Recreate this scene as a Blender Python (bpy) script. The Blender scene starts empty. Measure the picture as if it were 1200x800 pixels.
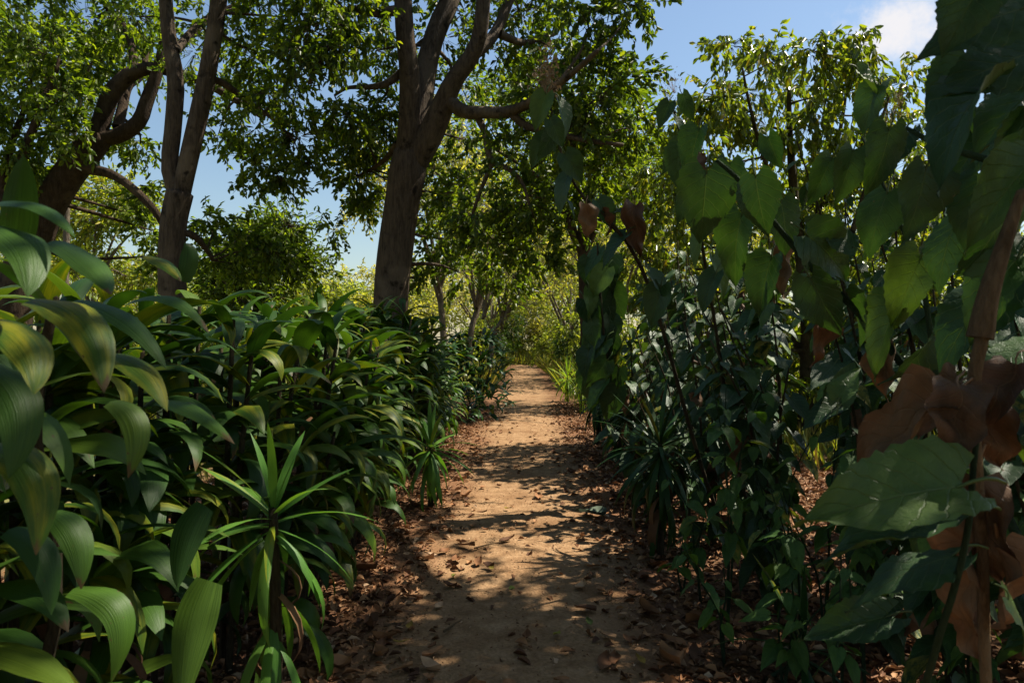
import bpy, math, random
import numpy as np
from mathutils import Vector, Matrix

random.seed(7); rng = np.random.default_rng(7)
R = math.radians
S = bpy.context.scene
C = S.collection

# ---------------------------------------------------------------- camera, sky, sun, exposure
F = 800.0                      # focal length in pixels of the 1200 x 800 photograph (24 mm)
EYE = 1.5
cam_d = bpy.data.cameras.new('camera'); cam = bpy.data.objects.new('camera', cam_d); C.objects.link(cam)
cam.location = (0, 0, EYE); cam.rotation_euler = (R(90), 0, 0)
cam_d.lens = 24; cam_d.sensor_width = 36; cam_d.clip_start = 0.05; cam_d.clip_end = 3000
cam_d.dof.use_dof = True; cam_d.dof.focus_distance = 6.5; cam_d.dof.aperture_fstop = 7.0
S.camera = cam

SUN_AZ, SUN_EL = R(68), R(57)  # azimuth from +Y towards +X
world = bpy.data.worlds.new('World'); S.world = world; world.use_nodes = True
wn = world.node_tree; wn.nodes.clear()
w_out = wn.nodes.new('ShaderNodeOutputWorld'); w_bg = wn.nodes.new('ShaderNodeBackground')
sky = wn.nodes.new('ShaderNodeTexSky'); sky.sky_type = 'NISHITA'; sky.sun_disc = False
sky.sun_elevation = SUN_EL; sky.sun_rotation = SUN_AZ
sky.air_density = 1.4; sky.dust_density = 0.7; sky.ozone_density = 3.0
w_bg.inputs['Strength'].default_value = 0.062
# fair-weather clouds, scattered round the whole sky
geo = wn.nodes.new('ShaderNodeTexCoord')
mp = wn.nodes.new('ShaderNodeMapping'); mp.inputs['Location'].default_value = (0.0, 0.0, 0.0)
wn.links.new(geo.outputs['Generated'], mp.inputs['Vector'])
nz = wn.nodes.new('ShaderNodeTexNoise'); nz.inputs['Scale'].default_value = 9.0; nz.inputs['Detail'].default_value = 8; nz.inputs['Roughness'].default_value = 0.62
wn.links.new(mp.outputs['Vector'], nz.inputs['Vector'])
cd = Vector(((1035-600)/F, 1, (400-52)/F)).normalized()
def w_math(op, a, b=None, c=None):
    n = wn.nodes.new('ShaderNodeMath'); n.operation = op
    for i, v in enumerate((a, b, c)):
        if v is None: continue
        if isinstance(v, (int, float)): n.inputs[i].default_value = v
        else: wn.links.new(v, n.inputs[i])
    return n.outputs[0]
def w_bump(direction, half_width, flat):
    sub = wn.nodes.new('ShaderNodeVectorMath'); sub.operation = 'SUBTRACT'; sub.inputs[1].default_value = direction
    wn.links.new(geo.outputs['Generated'], sub.inputs[0])
    sc = wn.nodes.new('ShaderNodeVectorMath'); sc.operation = 'MULTIPLY'; sc.inputs[1].default_value = (1, 1, flat)
    wn.links.new(sub.outputs[0], sc.inputs[0])
    ln = wn.nodes.new('ShaderNodeVectorMath'); ln.operation = 'LENGTH'; wn.links.new(sc.outputs[0], ln.inputs[0])
    return w_math('SUBTRACT', 1.0, w_math('DIVIDE', ln.outputs['Value'], half_width))
masks = None
for d_, hw in ((cd, 0.105), (Vector((-0.9, -0.2, 0.45)).normalized(), 0.2), (Vector((0.3, -0.9, 0.5)).normalized(), 0.22),
               (Vector((-0.5, -0.8, 0.3)).normalized(), 0.15), (Vector((0.95, 0.15, 0.25)).normalized(), 0.12)):
    m = w_bump(d_, hw, 1.9)
    masks = m if masks is None else w_math('MAXIMUM', masks, m)
cl = w_math('ADD', w_math('MULTIPLY', masks, 0.55), w_math('MULTIPLY', w_math('SUBTRACT', nz.outputs['Fac'], 0.5), 1.5))
cr = wn.nodes.new('ShaderNodeMapRange'); cr.interpolation_type = 'SMOOTHSTEP'
wn.links.new(cl, cr.inputs['Value']); cr.inputs['From Min'].default_value = 0.10; cr.inputs['From Max'].default_value = 0.48
cfac = w_math('MULTIPLY', cr.outputs[0], w_math('GREATER_THAN', masks, -0.3))
mx = wn.nodes.new('ShaderNodeMix'); mx.data_type = 'RGBA'
wn.links.new(cfac, mx.inputs['Factor']); wn.links.new(sky.outputs['Color'], mx.inputs['A'])
mx.inputs['B'].default_value = (6.6, 6.5, 6.7, 1)
wn.links.new(mx.outputs['Result'], w_bg.inputs['Color']); wn.links.new(w_bg.outputs[0], w_out.inputs[0])

sun_d = bpy.data.lights.new('sun', 'SUN'); sun = bpy.data.objects.new('sun', sun_d); C.objects.link(sun)
sun_d.energy = 4.9; sun_d.angle = R(0.53); sun_d.color = (1.0, 0.92, 0.78)
sdir = Vector((math.sin(SUN_AZ)*math.cos(SUN_EL), math.cos(SUN_AZ)*math.cos(SUN_EL), math.sin(SUN_EL)))
sun.rotation_euler = sdir.to_track_quat('Z', 'Y').to_euler(); sun.location = (0, 0, 30)
S.view_settings.view_transform = 'Standard'; S.view_settings.look = 'None'
S.view_settings.exposure = 1.15; S.view_settings.gamma = 1.0
S.render.engine = 'CYCLES'; S.cycles.max_bounces = 6; S.cycles.transparent_max_bounces = 4
S.cycles.use_denoising = True

# ---------------------------------------------------------------- helpers
def at(px, py, d):             # a photograph pixel and a distance along the path -> a point
    return Vector(((px-600)/F*d, d, EYE+(400-py)/F*d))

def ground_z(x, y):
    far = np.clip((np.abs(x)-1.2)/3.0, 0, 1)
    return (0.020*np.sin(1.3*x+0.7*y)+0.018*np.sin(0.6*y-2.1*x)+0.03*np.clip(np.abs(x-path_c(y))-0.5, 0, 1)
            + 0.10*far*np.sin(0.35*x+1.0)*np.sin(0.23*y+0.4) + 0.0)
def path_c(y): return 0.03+0.021*np.maximum(np.asarray(y, dtype=float)-3, 0)

def link(name, data, parent=None):
    o = bpy.data.objects.new(name, data); C.objects.link(o)
    if parent is not None: o.parent = parent
    return o
def thing(name, loc, label, cat, group=None):
    o = link(name, None); o.location = loc; o.empty_display_size = 0.1
    return tag(o, label, cat, group)
def tag(o, label, cat, group=None):
    o['label'] = label; o['category'] = cat
    if group: o['group'] = group
    return o

def np_mesh(name, V, Q, mat, uv=None, smooth=False):
    """V (n,3), Q (m,4) quads -> mesh"""
    me = bpy.data.meshes.new(name); V = np.asarray(V, dtype=np.float32); Q = np.asarray(Q, dtype=np.int32)
    k = Q.shape[1]
    me.vertices.add(len(V)); me.vertices.foreach_set('co', V.ravel())
    me.loops.add(Q.size); me.loops.foreach_set('vertex_index', Q.ravel())
    me.polygons.add(len(Q)); me.polygons.foreach_set('loop_start', np.arange(0, Q.size, k, dtype=np.int32))
    if uv is not None:
        l = me.uv_layers.new(name='UVMap'); l.data.foreach_set('uv', np.asarray(uv, dtype=np.float32)[Q.ravel()].ravel())
    me.update(calc_edges=True)
    if smooth: me.polygons.foreach_set('use_smooth', np.ones(len(Q), dtype=bool))
    me.materials.append(mat); return me

def grid_quads(nr, nc):
    return np.array([(r*nc+c, r*nc+c+1, (r+1)*nc+c+1, (r+1)*nc+c) for r in range(nr-1) for c in range(nc-1)], dtype=np.int32)

def smooth_path(P, n):
    """Catmull-Rom through the control points; P (k, m) -> (n, m)"""
    P = np.asarray(P, dtype=float); k = len(P)
    if k == 2:
        t = np.linspace(0, 1, n)[:, None]; return P[0]*(1-t)+P[1]*t
    E = np.vstack([2*P[0]-P[1], P, 2*P[-1]-P[-2]])
    out = []
    for t in np.linspace(0, k-1-1e-6, n):
        i = int(t); f = t-i; a, b, c, d = E[i], E[i+1], E[i+2], E[i+3]
        out.append(0.5*(2*b+(c-a)*f+(2*a-5*b+4*c-d)*f*f+(3*b-a-3*c+d)*f**3))
    return np.array(out)

def tube(P, rad, ns=10, wob=0.0, flare=0.0):
    P = np.asarray(P, dtype=float); n = len(P); T = np.gradient(P, axis=0); T /= np.linalg.norm(T, axis=1)[:, None]+1e-9
    ref = np.array([0.0, 1, 0]) if abs(T[0][1]) < 0.8 else np.array([1.0, 0, 0])
    V = []; uv = []; ph = rng.uniform(0, 6, 4); L = 0
    for i in range(n):
        if i: L += np.linalg.norm(P[i]-P[i-1])
        a = np.cross(T[i], ref); a /= np.linalg.norm(a)+1e-9; b = np.cross(T[i], a); ref = np.cross(a, T[i])
        for j in range(ns):
            th = 2*math.pi*j/ns
            r = rad[i]*(1+wob*(math.sin(3*th+ph[0]+2.1*L)+0.7*math.sin(2*th+ph[1]-3.3*L)+0.6*math.sin(5*th+ph[2]+1.2*L)))
            V.append(P[i]+r*(math.cos(th)*a+math.sin(th)*b)); uv.append((j/ns, L))
    Q = [(i*ns+j, i*ns+(j+1) % ns, (i+1)*ns+(j+1) % ns, (i+1)*ns+j) for i in range(n-1) for j in range(ns)]
    V.append(P[-1]+T[-1]*rad[-1]*0.6); uv.append((0, L)); tip = len(V)-1
    Q += [((n-1)*ns+j, (n-1)*ns+(j+1) % ns, tip, tip) for j in range(ns)]
    return np.array(V), np.array(Q), np.array(uv)
def tube_obj(name, P, rad, mat, parent, ns=10, wob=0.0, n=None):
    if n: X = smooth_path(np.column_stack([P, rad]), n); P, rad = X[:, :3], np.maximum(X[:, 3], 0.001)
    V, Q, uv = tube(P, rad, ns, wob)
    me = bpy.data.meshes.new(name); me.from_pydata(V.tolist(), [], [tuple(q) if q[2] != q[3] else tuple(q[:3]) for q in Q.tolist()])
    me.polygons.foreach_set('use_smooth', np.ones(len(me.polygons), dtype=bool)); me.materials.append(mat)
    return link(name, me, parent)

# ---------------------------------------------------------------- materials
class NT:
    def __init__(s, name):
        s.m = bpy.data.materials.new(name); s.m.use_nodes = True; s.t = s.m.node_tree; s.t.nodes.clear()
        s.out = s.n('OutputMaterial')
    def n(s, k, **kw):
        x = s.t.nodes.new('ShaderNode'+k)
        for a, v in kw.items(): setattr(x, a, v)
        return x
    def put(s, sock, v):
        if hasattr(v, 'is_output'): s.t.links.new(v, sock)
        else: sock.default_value = v
    def math(s, op, *a, clamp=False):
        x = s.n('Math', operation=op); x.use_clamp = clamp
        for i, v in enumerate(a): s.put(x.inputs[i], v)
        return x.outputs[0]
    def mix(s, f, a, b, blend='MIX'):
        x = s.n('Mix'); x.data_type = 'RGBA'; x.blend_type = blend
        s.put(x.inputs['Factor'], f); s.put(x.inputs['A'], a if hasattr(a, 'is_output') else (*a, 1)); s.put(x.inputs['B'], b if hasattr(b, 'is_output') else (*b, 1))
        return x.outputs['Result']
    def ramp(s, f, stops, interp='LINEAR'):
        x = s.n('ValToRGB'); s.put(x.inputs[0], f); e = x.color_ramp.elements; x.color_ramp.interpolation = interp
        while len(e) < len(stops): e.new(0.5)
        for el, (p, c) in zip(e, stops): el.position = p; el.color = (*c, 1) if len(c) == 3 else c
        return x.outputs[0]
    def step(s, f, a, b):
        x = s.n('MapRange'); x.interpolation_type = 'SMOOTHSTEP'; s.put(x.inputs['Value'], f)
        x.inputs['From Min'].default_value = a; x.inputs['From Max'].default_value = b
        return x.outputs[0]
    def noise(s, vec, scale, detail=3, rough=0.55):
        x = s.n('TexNoise'); s.put(x.inputs['Vector'], vec); x.inputs['Scale'].default_value = scale
        x.inputs['Detail'].default_value = detail; x.inputs['Roughness'].default_value = rough
        return x.outputs['Fac']
    def scale(s, vec, v):
        x = s.n('VectorMath', operation='MULTIPLY'); s.put(x.inputs[0], vec); x.inputs[1].default_value = v; return x.outputs[0]
    def add(s, vec, v):
        x = s.n('VectorMath', operation='ADD'); s.put(x.inputs[0], vec); s.put(x.inputs[1], v); return x.outputs[0]
    def bump(s, h, strength, dist):
        x = s.n('Bump'); x.inputs['Strength'].default_value = strength; x.inputs['Distance'].default_value = dist
        s.put(x.inputs['Height'], h); return x.outputs[0]
    def surface(s, col, rough=0.5, normal=None, trans=0.0, tcol=None, spec=0.5):
        p = s.n('BsdfPrincipled'); s.put(p.inputs['Base Color'], col if hasattr(col, 'is_output') else (*col, 1)); s.put(p.inputs['Roughness'], rough)
        p.inputs['Specular IOR Level'].default_value = spec
        if normal is not None: s.put(p.inputs['Normal'], normal)
        o = p.outputs[0]
        if trans > 0:
            t = s.n('BsdfTranslucent'); s.put(t.inputs['Color'], tcol if tcol is not None else col)
            if normal is not None: s.put(t.inputs['Normal'], normal)
            mm = s.n('MixShader'); mm.inputs[0].default_value = trans
            s.t.links.new(o, mm.inputs[1]); s.t.links.new(t.outputs[0], mm.inputs[2]); o = mm.outputs[0]
        s.t.links.new(o, s.out.inputs['Surface']); return s.m

def crown_material(name, stops, trans=0.4, rough=0.45, tgain=(2.0, 1.95, 0.45), spec=0.4):
    n = NT(name); g = n.n('NewGeometry'); tc = n.n('TexCoord')
    col = n.ramp(g.outputs['Random Per Island'], stops)
    clump = n.noise(tc.outputs['Object'], 0.9, 2)
    col = n.mix(0.5, col, n.ramp(clump, [(0.3, (0.55, 0.6, 0.5)), (0.7, (1.25, 1.2, 1.0))]), 'MULTIPLY')
    return n.surface(col, rough, None, trans, n.mix(1.0, col, tgain, 'MULTIPLY'), spec)

def bark_material(name, dark, light, scale=1.0):
    n = NT(name); tc = n.n('TexCoord')
    v = n.scale(tc.outputs['Object'], (9*scale, 9*scale, 1.6*scale))
    a = n.noise(v, 2.6, 10, 0.72); b = n.noise(tc.outputs['Object'], 2.3, 4)
    c = n.noise(n.scale(tc.outputs['Object'], (30*scale, 30*scale, 6*scale)), 2, 4)
    col = n.ramp(a, [(0.3, dark), (0.62, light)])
    col = n.mix(n.step(b, 0.5, 0.68), col, (light[0]*1.25, light[1]*1.28, light[2]*1.25))
    col = n.mix(n.step(n.noise(tc.outputs['Object'], 5, 5), 0.58, 0.7), col, (dark[0]*.7, dark[1]*.72, dark[2]*.7))
    h = n.math('ADD', n.math('MULTIPLY', a, 1.0), n.math('MULTIPLY', c, 0.5))
    return n.surface(col, 0.92, n.bump(h, 1.0, 0.06), spec=0.12)

def strap_material(name, stops, yellow=0.25, rough=0.46, trans=0.25):
    """long parallel-veined leaf: fine stripes along its length, some leaves yellowing from patches or with brown ends"""
    n = NT(name); oi = n.n('ObjectInfo'); uv = n.n('UVMap'); sp = n.n('SeparateXYZ'); n.put(sp.inputs[0], uv.outputs[0])
    rnd = oi.outputs['Random']; off = n.n('CombineXYZ'); n.put(off.inputs[0], n.math('MULTIPLY', rnd, 37.0)); n.put(off.inputs[1], n.math('MULTIPLY', rnd, 91.0))
    col = n.ramp(rnd, stops)
    st = n.noise(n.add(n.scale(uv.outputs[0], (26, 0.7, 1)), off.outputs[0]), 1.0, 3)
    col = n.mix(0.5, col, n.ramp(st, [(0.34, (0.5, 0.56, 0.48)), (0.68, (1.5, 1.42, 1.2))]), 'MULTIPLY')
    r2 = n.math('FRACT', n.math('MULTIPLY', rnd, 17.31))
    pn = n.noise(n.add(n.scale(uv.outputs[0], (2.2, 1.6, 1)), off.outputs[0]), 1.0, 5)
    ymask = n.math('MULTIPLY', n.math('MULTIPLY', n.step(pn, 0.38, 0.72), 0.85), n.step(r2, 1.0-yellow, 1.0-yellow*0.45) if yellow < 1 else 1.0)
    col = n.mix(ymask, col, n.mix(n.step(st, .35, .65), (0.17, 0.18, 0.01), (0.27, 0.235, 0.012)))
    r3 = n.math('FRACT', n.math('MULTIPLY', rnd, 53.7))
    tipv = n.math('ADD', sp.outputs[1], n.math('MULTIPLY', n.math('SUBTRACT', pn, 0.5), 0.35))
    tip = n.math('MULTIPLY', n.step(tipv, 0.90, 0.95), n.step(r3, 0.76, 0.80))
    spots = n.math('MULTIPLY', n.step(n.noise(n.add(n.scale(uv.outputs[0], (4, 9, 1)), off.outputs[0]), 1.3, 2), 0.70, 0.73), n.step(r3, 0.2, 0.4))
    dead = n.math('MAXIMUM', tip, spots)
    col = n.mix(dead, col, (0.07, 0.046, 0.016))
    tc = n.mix(1.0, col, (1.7, 1.7, 0.55), 'MULTIPLY')
    rg = n.math('ADD', rough, n.math('MULTIPLY', n.math('SUBTRACT', st, 0.5), 0.25))
    return n.surface(col, rg, n.bump(st, 0.35, 0.004), trans, tc, 0.22)

def broad_material(name, stops, trans=0.2, rough=0.55, vein=(0.09, 0.125, 0.045), dry=0.06):
    """net-veined leaf: midrib and side veins from its UVs"""
    n = NT(name); oi = n.n('ObjectInfo'); uv = n.n('UVMap'); sp = n.n('SeparateXYZ'); n.put(sp.inputs[0], uv.outputs[0])
    rnd = oi.outputs['Random']; off = n.n('CombineXYZ'); n.put(off.inputs[0], n.math('MULTIPLY', rnd, 23.0)); n.put(off.inputs[1], n.math('MULTIPLY', rnd, 67.0))
    au = n.math('ABSOLUTE', n.math('SUBTRACT', n.math('MULTIPLY', sp.outputs[0], 2.0), 1.0))
    w = n.math('SUBTRACT', sp.outputs[1], n.math('MULTIPLY', au, 0.30))
    saw = n.math('ABSOLUTE', n.math('SUBTRACT', n.math('FRACT', n.math('MULTIPLY', w, 7.0)), 0.5))
    side = n.math('SUBTRACT', 1.0, n.step(saw, 0.0, 0.07)); mid = n.math('SUBTRACT', 1.0, n.step(au, 0.0, 0.035))
    vm = n.math('MAXIMUM', n.math('MULTIPLY', side, 0.7), mid)
    col = n.ramp(rnd, stops)
    mott = n.noise(n.add(n.scale(uv.outputs[0], (3, 3, 1)), off.outputs[0]), 1.4, 5)
    fine = n.noise(n.add(n.scale(uv.outputs[0], (22, 26, 1)), off.outputs[0]), 1.4, 3)
    col = n.mix(0.8, col, n.ramp(mott, [(0.3, (0.65, 0.7, 0.65)), (0.7, (1.35, 1.25, 1.2))]), 'MULTIPLY')
    col = n.mix(n.math('MULTIPLY', vm, 0.5), col, vein)
    r2 = n.math('FRACT', n.math('MULTIPLY', rnd, 19.7))
    if dry > 0: col = n.mix(n.math('MULTIPLY', n.step(mott, 0.36, 0.72), n.step(r2, 1-dry, 1-dry*0.4)), col, (0.26, 0.22, 0.03))
    hole = n.math('MULTIPLY', n.step(n.noise(n.add(n.scale(uv.outputs[0], (7, 8, 1)), off.outputs[0]), 1.0, 2), 0.73, 0.75), n.step(r2, 0.4, 0.5))
    col = n.mix(hole, col, (0.13, 0.07, 0.04))
    h = n.math('ADD', n.math('MULTIPLY', vm, -1.0), n.math('MULTIPLY', fine, 0.5))
    tc = n.mix(1.0, col, (1.7, 1.75, 0.5), 'MULTIPLY')
    return n.surface(col, rough, n.bump(h, 0.5, 0.006), trans, tc, 0.3)

def dead_material(name, stops, trans=0.12):
    n = NT(name); oi = n.n('ObjectInfo'); g = n.n('NewGeometry'); uv = n.n('TexCoord')
    r = n.math('FRACT', n.math('ADD', oi.outputs['Random'], g.outputs['Random Per Island']))
    col = n.ramp(r, stops); m = n.noise(uv.outputs['Object'], 14, 5)
    col = n.mix(0.7, col, n.ramp(m, [(0.3, (0.55, 0.5, 0.45)), (0.7, (1.3, 1.3, 1.3))]), 'MULTIPLY')
    return n.surface(col, 0.75, n.bump(n.noise(uv.outputs['Object'], 40, 3), 0.4, 0.005), trans, None, 0.25)

M = {}
M['strap'] = strap_material('hedge_leaf', [(0, (0.016, 0.046, 0.008)), (0.45, (0.028, 0.07, 0.009)), (0.8, (0.045, 0.098, 0.011)), (1, (0.085, 0.13, 0.014))])
M['strap_yellow'] = strap_material('yellowing_hedge_leaf', [(0, (0.025, 0.065, 0.008)), (1, (0.05, 0.095, 0.01))], 4.0)
M['strap_dark'] = strap_material('dark_hedge_leaf', [(0, (0.012, 0.038, 0.011)), (0.6, (0.02, 0.058, 0.013)), (1, (0.036, 0.08, 0.014))], 0.08, 0.36, 0.15)
M['spike'] = strap_material('spiky_leaf', [(0, (0.05, 0.13, 0.02)), (0.6, (0.07, 0.17, 0.025)), (1, (0.10, 0.2, 0.035))], 0.10, 0.38, 0.3)
M['spike_bright'] = strap_material('bright_spiky_leaf', [(0, (0.12, 0.22, 0.02)), (1, (0.22, 0.32, 0.03))], 0.1, 0.4, 0.4)
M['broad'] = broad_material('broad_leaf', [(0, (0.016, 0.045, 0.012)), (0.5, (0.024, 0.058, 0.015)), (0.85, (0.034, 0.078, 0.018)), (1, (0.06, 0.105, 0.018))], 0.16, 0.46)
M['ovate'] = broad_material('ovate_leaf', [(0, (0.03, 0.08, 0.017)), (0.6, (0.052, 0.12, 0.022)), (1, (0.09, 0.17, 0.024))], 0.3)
M['dead'] = dead_material('dry_leaf', [(0, (0.06, 0.028, 0.014)), (0.5, (0.11, 0.055, 0.026)), (1, (0.19, 0.105, 0.05))])
M['dead_broad'] = broad_material('withered_leaf', [(0, (0.075, 0.038, 0.02)), (0.5, (0.12, 0.066, 0.034)), (1, (0.18, 0.105, 0.056))], 0.0, 0.7, (0.2, 0.125, 0.07), -1.0)
M['litter'] = dead_material('leaf_litter', [(0, (0.08, 0.036, 0.018)), (0.4, (0.17, 0.075, 0.03)), (0.7, (0.28, 0.135, 0.056)), (0.9, (0.38, 0.22, 0.11)), (1, (0.46, 0.33, 0.21))], 0.08)
M['fallen_green'] = dead_material('fallen_green_leaf', [(0, (0.08, 0.13, 0.03)), (0.5, (0.22, 0.2, 0.03)), (1, (0.28, 0.17, 0.03))])
M['fallen_grey'] = dead_material('fallen_grey_leaf', [(0, (0.07, 0.10, 0.065)), (1, (0.10, 0.13, 0.09))])
M['stem'] = bark_material('shrub_stem', (0.03, 0.024, 0.014), (0.10, 0.08, 0.045), 4)
M['green_stem'] = bark_material('green_stem', (0.02, 0.045, 0.02), (0.05, 0.085, 0.04), 4)
M['cane'] = bark_material('dry_cane', (0.13, 0.08, 0.04), (0.30, 0.2, 0.11), 5)
M['bark'] = bark_material('grey_bark', (0.035, 0.025, 0.017), (0.115, 0.085, 0.06))
M['bark_dark'] = bark_material('dark_bark', (0.022, 0.014, 0.009), (0.07, 0.048, 0.031))
M['bark_pale'] = bark_material('pale_bark', (0.07, 0.052, 0.036), (0.18, 0.145, 0.105))
M['crown_main'] = crown_material('tree_leaves', [(0, (0.03, 0.058, 0.01)), (0.5, (0.068, 0.108, 0.014)), (0.85, (0.115, 0.16, 0.018)), (1, (0.18, 0.21, 0.022))], 0.52)
M['crown_left'] = crown_material('left_tree_leaves', [(0, (0.035, 0.066, 0.01)), (0.5, (0.085, 0.135, 0.016)), (1, (0.17, 0.22, 0.024))], 0.55)
M['crown_gloss'] = crown_material('drooping_leaves', [(0, (0.06, 0.095, 0.016)), (0.5, (0.11, 0.155, 0.02)), (0.9, (0.17, 0.2, 0.025)), (1, (0.30, 0.24, 0.03))], 0.5, 0.28, spec=0.6)
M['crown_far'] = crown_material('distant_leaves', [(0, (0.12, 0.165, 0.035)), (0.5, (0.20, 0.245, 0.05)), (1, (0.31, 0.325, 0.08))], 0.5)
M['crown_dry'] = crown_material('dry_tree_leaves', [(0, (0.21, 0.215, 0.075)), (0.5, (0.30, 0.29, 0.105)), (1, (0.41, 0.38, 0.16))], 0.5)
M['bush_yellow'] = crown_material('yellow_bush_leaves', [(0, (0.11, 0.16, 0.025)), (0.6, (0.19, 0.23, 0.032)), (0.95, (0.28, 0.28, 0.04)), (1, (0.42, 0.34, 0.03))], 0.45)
M['bush_green'] = crown_material('bush_leaves', [(0, (0.03, 0.07, 0.016)), (0.6, (0.06, 0.115, 0.022)), (1, (0.12, 0.17, 0.03))], 0.35)
M['grass'] = crown_material('grass_blades', [(0, (0.10, 0.14, 0.03)), (0.5, (0.19, 0.21, 0.045)), (0.85, (0.32, 0.28, 0.09)), (1, (0.42, 0.33, 0.15))], 0.35)
M['flower'] = dead_material('dry_flower', [(0, (0.16, 0.10, 0.06)), (1, (0.34, 0.24, 0.14))])

def ground_material(name, path):
    n = NT(name); tc = n.n('TexCoord'); g = n.n('NewGeometry'); pos = g.outputs['Position']
    a = n.noise(pos, 1.4, 5); b = n.noise(pos, 9, 6, 0.65); c = n.noise(pos, 55, 4, 0.7)
    d = n.n('TexVoronoi'); n.put(d.inputs['Vector'], pos); d.inputs['Scale'].default_value = 42
    if path:
        col = n.ramp(b, [(0.28, (0.17, 0.095, 0.045)), (0.55, (0.28, 0.17, 0.088)), (0.8, (0.38, 0.25, 0.14))])
        col = n.mix(n.step(a, 0.52, 0.68), col, (0.19, 0.105, 0.05))
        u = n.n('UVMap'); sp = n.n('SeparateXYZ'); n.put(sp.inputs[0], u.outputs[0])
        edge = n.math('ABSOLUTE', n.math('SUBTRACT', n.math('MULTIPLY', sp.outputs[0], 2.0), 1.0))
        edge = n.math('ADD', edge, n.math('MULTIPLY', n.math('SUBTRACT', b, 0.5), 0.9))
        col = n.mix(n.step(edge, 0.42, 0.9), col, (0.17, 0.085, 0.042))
    else:
        col = n.ramp(b, [(0.3, (0.09, 0.048, 0.026)), (0.6, (0.17, 0.09, 0.045)), (0.8, (0.25, 0.15, 0.08))])
        sp = n.n('SeparateXYZ'); n.put(sp.inputs[0], pos)
        far = n.math('MAXIMUM', n.step(n.math('ABSOLUTE', n.math('SUBTRACT', sp.outputs[0], 0.3)), 3.0, 5.0), n.step(sp.outputs[1], 38, 46))
        col = n.mix(far, col, n.ramp(a, [(0.3, (0.12, 0.13, 0.04)), (0.7, (0.24, 0.2, 0.08))]))
    col = n.mix(0.7, col, n.ramp(c, [(0.3, (0.6, 0.58, 0.55)), (0.7, (1.3, 1.3, 1.3))]), 'MULTIPLY')
    h = n.math('ADD', n.math('MULTIPLY', c, 0.5), n.math('ADD', b, n.math('MULTIPLY', d.outputs['Distance'], 0.35)))
    return n.surface(col, 0.95, n.bump(h, 0.8, 0.02), spec=0.12)
M['path'] = ground_material('path_dirt', True); M['ground'] = ground_material('ground_soil', False)

# ---------------------------------------------------------------- ground and path
def axis(near, far, step):
    a = list(np.arange(0, near, step)); s = step; x = near
    while x < far: a.append(x); s *= 1.35; x += s
    a.append(far); return np.array(a)
ax = axis(6, 400, 0.25); xs = np.concatenate([-ax[:0:-1], ax])
ys = np.concatenate([-axis(3, 60, 0.4)[:0:-1], axis(30, 700, 0.3)])
XX, YY = np.meshgrid(xs, ys); ZZ = ground_z(XX, YY)
V = np.column_stack([XX.ravel(), YY.ravel(), ZZ.ravel()])
go = link('ground', np_mesh('ground', V, grid_quads(len(ys), len(xs)), M['ground'], smooth=True)); go['kind'] = 'structure'
py_ = np.concatenate([np.arange(-3, 16, 0.06), np.arange(16, 44, 0.2)]); pu = np.linspace(0, 1, 34)
UU, PY = np.meshgrid(pu, py_)
hw = 0.98+0.07*np.sin(1.7*PY)+0.05*np.sin(4.1*PY+1)
PX = path_c(PY)+(UU*2-1)*(hw+0.08*np.sin(2.3*PY+4*UU))
prof = np.clip(1-np.abs(UU*2-1), 0, 1)
# interpolate the coarse ground sheet so that the path always lies above it
def sheet_z(x, y):
    i = np.clip(np.searchsorted(xs, x)-1, 0, len(xs)-2); j = np.clip(np.searchsorted(ys, y)-1, 0, len(ys)-2)
    fx = (x-xs[i])/(xs[i+1]-xs[i]); fy = (y-ys[j])/(ys[j+1]-ys[j])
    return (ZZ[j, i]*(1-fx)*(1-fy)+ZZ[j, i+1]*fx*(1-fy)+ZZ[j+1, i]*(1-fx)*fy+ZZ[j+1, i+1]*fx*fy)
bumps = np.abs(0.006*np.sin(9*PX+5*PY)*np.sin(6*PY-4*PX)+0.005*np.sin(17*PX-3*PY+1)*np.sin(13*PY)+rng.normal(0, 0.0016, PX.shape))
PZ = sheet_z(PX, PY)+0.005+np.minimum(prof*8, 1)*(bumps+0.004)
V = np.column_stack([PX.ravel(), PY.ravel(), PZ.ravel()])
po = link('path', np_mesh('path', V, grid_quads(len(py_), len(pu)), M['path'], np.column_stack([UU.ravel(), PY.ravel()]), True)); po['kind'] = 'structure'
def gz(x, y): return float(sheet_z(np.float64(x), np.float64(y)))
def on_ground(x, y, dz=0.0): return Vector((x, y, gz(x, y)+dz))

# ---------------------------------------------------------------- leaf clouds (small leaves of tree crowns)
def unit(a): return a/(np.linalg.norm(a, axis=-1, keepdims=True)+1e-9)
def leaf_cloud(pos, dirs, nrm, ln, wd, fold=0.25):
    n = len(pos); d = unit(dirs); s = unit(np.cross(d, nrm)); u = np.cross(s, d)
    ln = ln[:, None]; wd = wd[:, None]; lift = u*wd*fold
    droop = -0.12*ln*u
    Vv = np.stack([pos, pos+d*ln*.36+s*wd*.5+lift, pos+d*ln*.72+s*wd*.36+lift*.7+droop*.4, pos+d*ln+droop,
                   pos+d*ln*.72-s*wd*.36+lift*.7+droop*.4, pos+d*ln*.36-s*wd*.5+lift], axis=1).reshape(-1, 3)
    b = (np.arange(n)*6)[:, None]
    Q = np.concatenate([b+np.array([0, 1, 2, 3]), b+np.array([0, 3, 4, 5])], axis=1).reshape(-1, 4)
    return Vv, Q
def rand_dirs(n): return unit(rng.normal(size=(n, 3)))

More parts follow.
